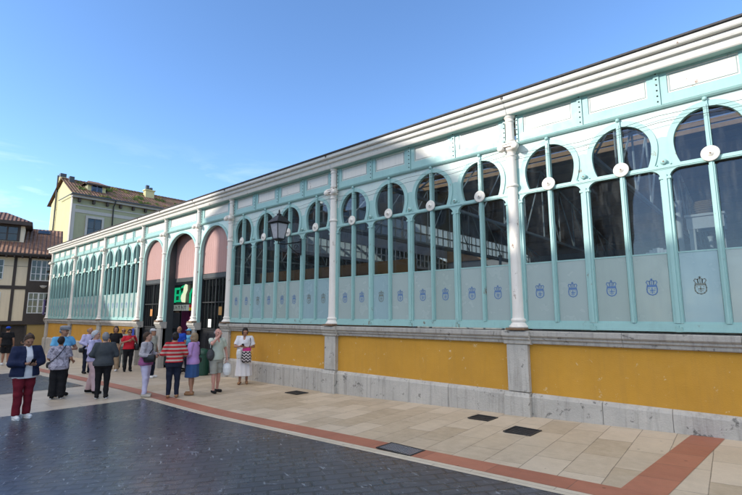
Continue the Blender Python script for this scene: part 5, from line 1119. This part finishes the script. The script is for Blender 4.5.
nz = nt.nodes.new('ShaderNodeTexNoise'); nz.inputs['Scale'].default_value = 1.6; nz.inputs['Detail'].default_value = 7; nz.inputs['Roughness'].default_value = .62; nz.inputs['Distortion'].default_value = .6; nt.links.new(mp.outputs[0], nz.inputs['Vector'])
mr = nt.nodes.new('ShaderNodeMapRange'); nt.links.new(nz.outputs['Fac'], mr.inputs[0]); mr.inputs[1].default_value = .50; mr.inputs[2].default_value = .75; mr.inputs[3].default_value = 0; mr.inputs[4].default_value = .28
mxn = nt.nodes.new('ShaderNodeMix'); mxn.data_type = 'RGBA'; sx_ = nt.nodes.new('ShaderNodeSeparateXYZ'); nt.links.new(tc.outputs['Generated'], sx_.inputs[0]); lo_ = nt.nodes.new('ShaderNodeMapRange'); nt.links.new(sx_.outputs[2], lo_.inputs[0]); lo_.inputs[1].default_value = .20; lo_.inputs[2].default_value = .34; lo_.inputs[3].default_value = 1; lo_.inputs[4].default_value = .0
ml_ = nt.nodes.new('ShaderNodeMath'); ml_.operation = 'MULTIPLY'; nt.links.new(mr.outputs[0], ml_.inputs[0]); nt.links.new(lo_.outputs[0], ml_.inputs[1]); nt.links.new(ml_.outputs[0], mxn.inputs[0]); hs_ = nt.nodes.new('ShaderNodeHueSaturation'); hs_.inputs['Saturation'].default_value = 1.08; hs_.inputs['Hue'].default_value = .503; nt.links.new(skn.outputs[0], hs_.inputs['Color']); nt.links.new(hs_.outputs[0], mxn.inputs[6]); mxn.inputs[7].default_value = (6.5, 6.7, 7.2, 1)
# unseen bright cloud bank added behind the camera to lift and neutralise the shade
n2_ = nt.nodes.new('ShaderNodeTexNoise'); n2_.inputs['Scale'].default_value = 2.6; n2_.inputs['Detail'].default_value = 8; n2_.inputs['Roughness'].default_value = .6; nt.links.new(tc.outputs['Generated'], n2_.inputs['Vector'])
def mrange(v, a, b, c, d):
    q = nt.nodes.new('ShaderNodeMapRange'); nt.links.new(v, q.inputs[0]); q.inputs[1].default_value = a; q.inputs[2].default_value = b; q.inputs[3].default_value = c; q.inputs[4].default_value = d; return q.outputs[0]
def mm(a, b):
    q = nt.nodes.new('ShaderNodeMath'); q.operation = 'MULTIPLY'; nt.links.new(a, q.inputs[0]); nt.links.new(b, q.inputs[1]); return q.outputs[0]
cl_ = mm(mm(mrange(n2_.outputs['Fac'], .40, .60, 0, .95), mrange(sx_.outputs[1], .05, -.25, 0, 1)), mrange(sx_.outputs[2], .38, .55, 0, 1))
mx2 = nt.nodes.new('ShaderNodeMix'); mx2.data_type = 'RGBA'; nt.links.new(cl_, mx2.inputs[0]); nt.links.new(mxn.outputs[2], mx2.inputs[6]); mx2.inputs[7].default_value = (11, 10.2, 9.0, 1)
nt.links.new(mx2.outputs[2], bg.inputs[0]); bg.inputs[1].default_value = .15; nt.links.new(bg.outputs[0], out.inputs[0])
vs_ = sc.view_settings; vs_.view_transform = 'Standard'; vs_.look = 'None'; vs_.exposure = 1.2; vs_.gamma = 1; vs_.use_curve_mapping = False
sc.render.engine = 'CYCLES'; cy = sc.cycles; cy.use_denoising = True; cy.max_bounces = 8; cy.diffuse_bounces = 4; cy.glossy_bounces = 4; cy.transparent_max_bounces = 16; cy.transmission_bounces = 4; cy.caustics_reflective = False; cy.caustics_refractive = False; cy.sample_clamp_indirect = 6
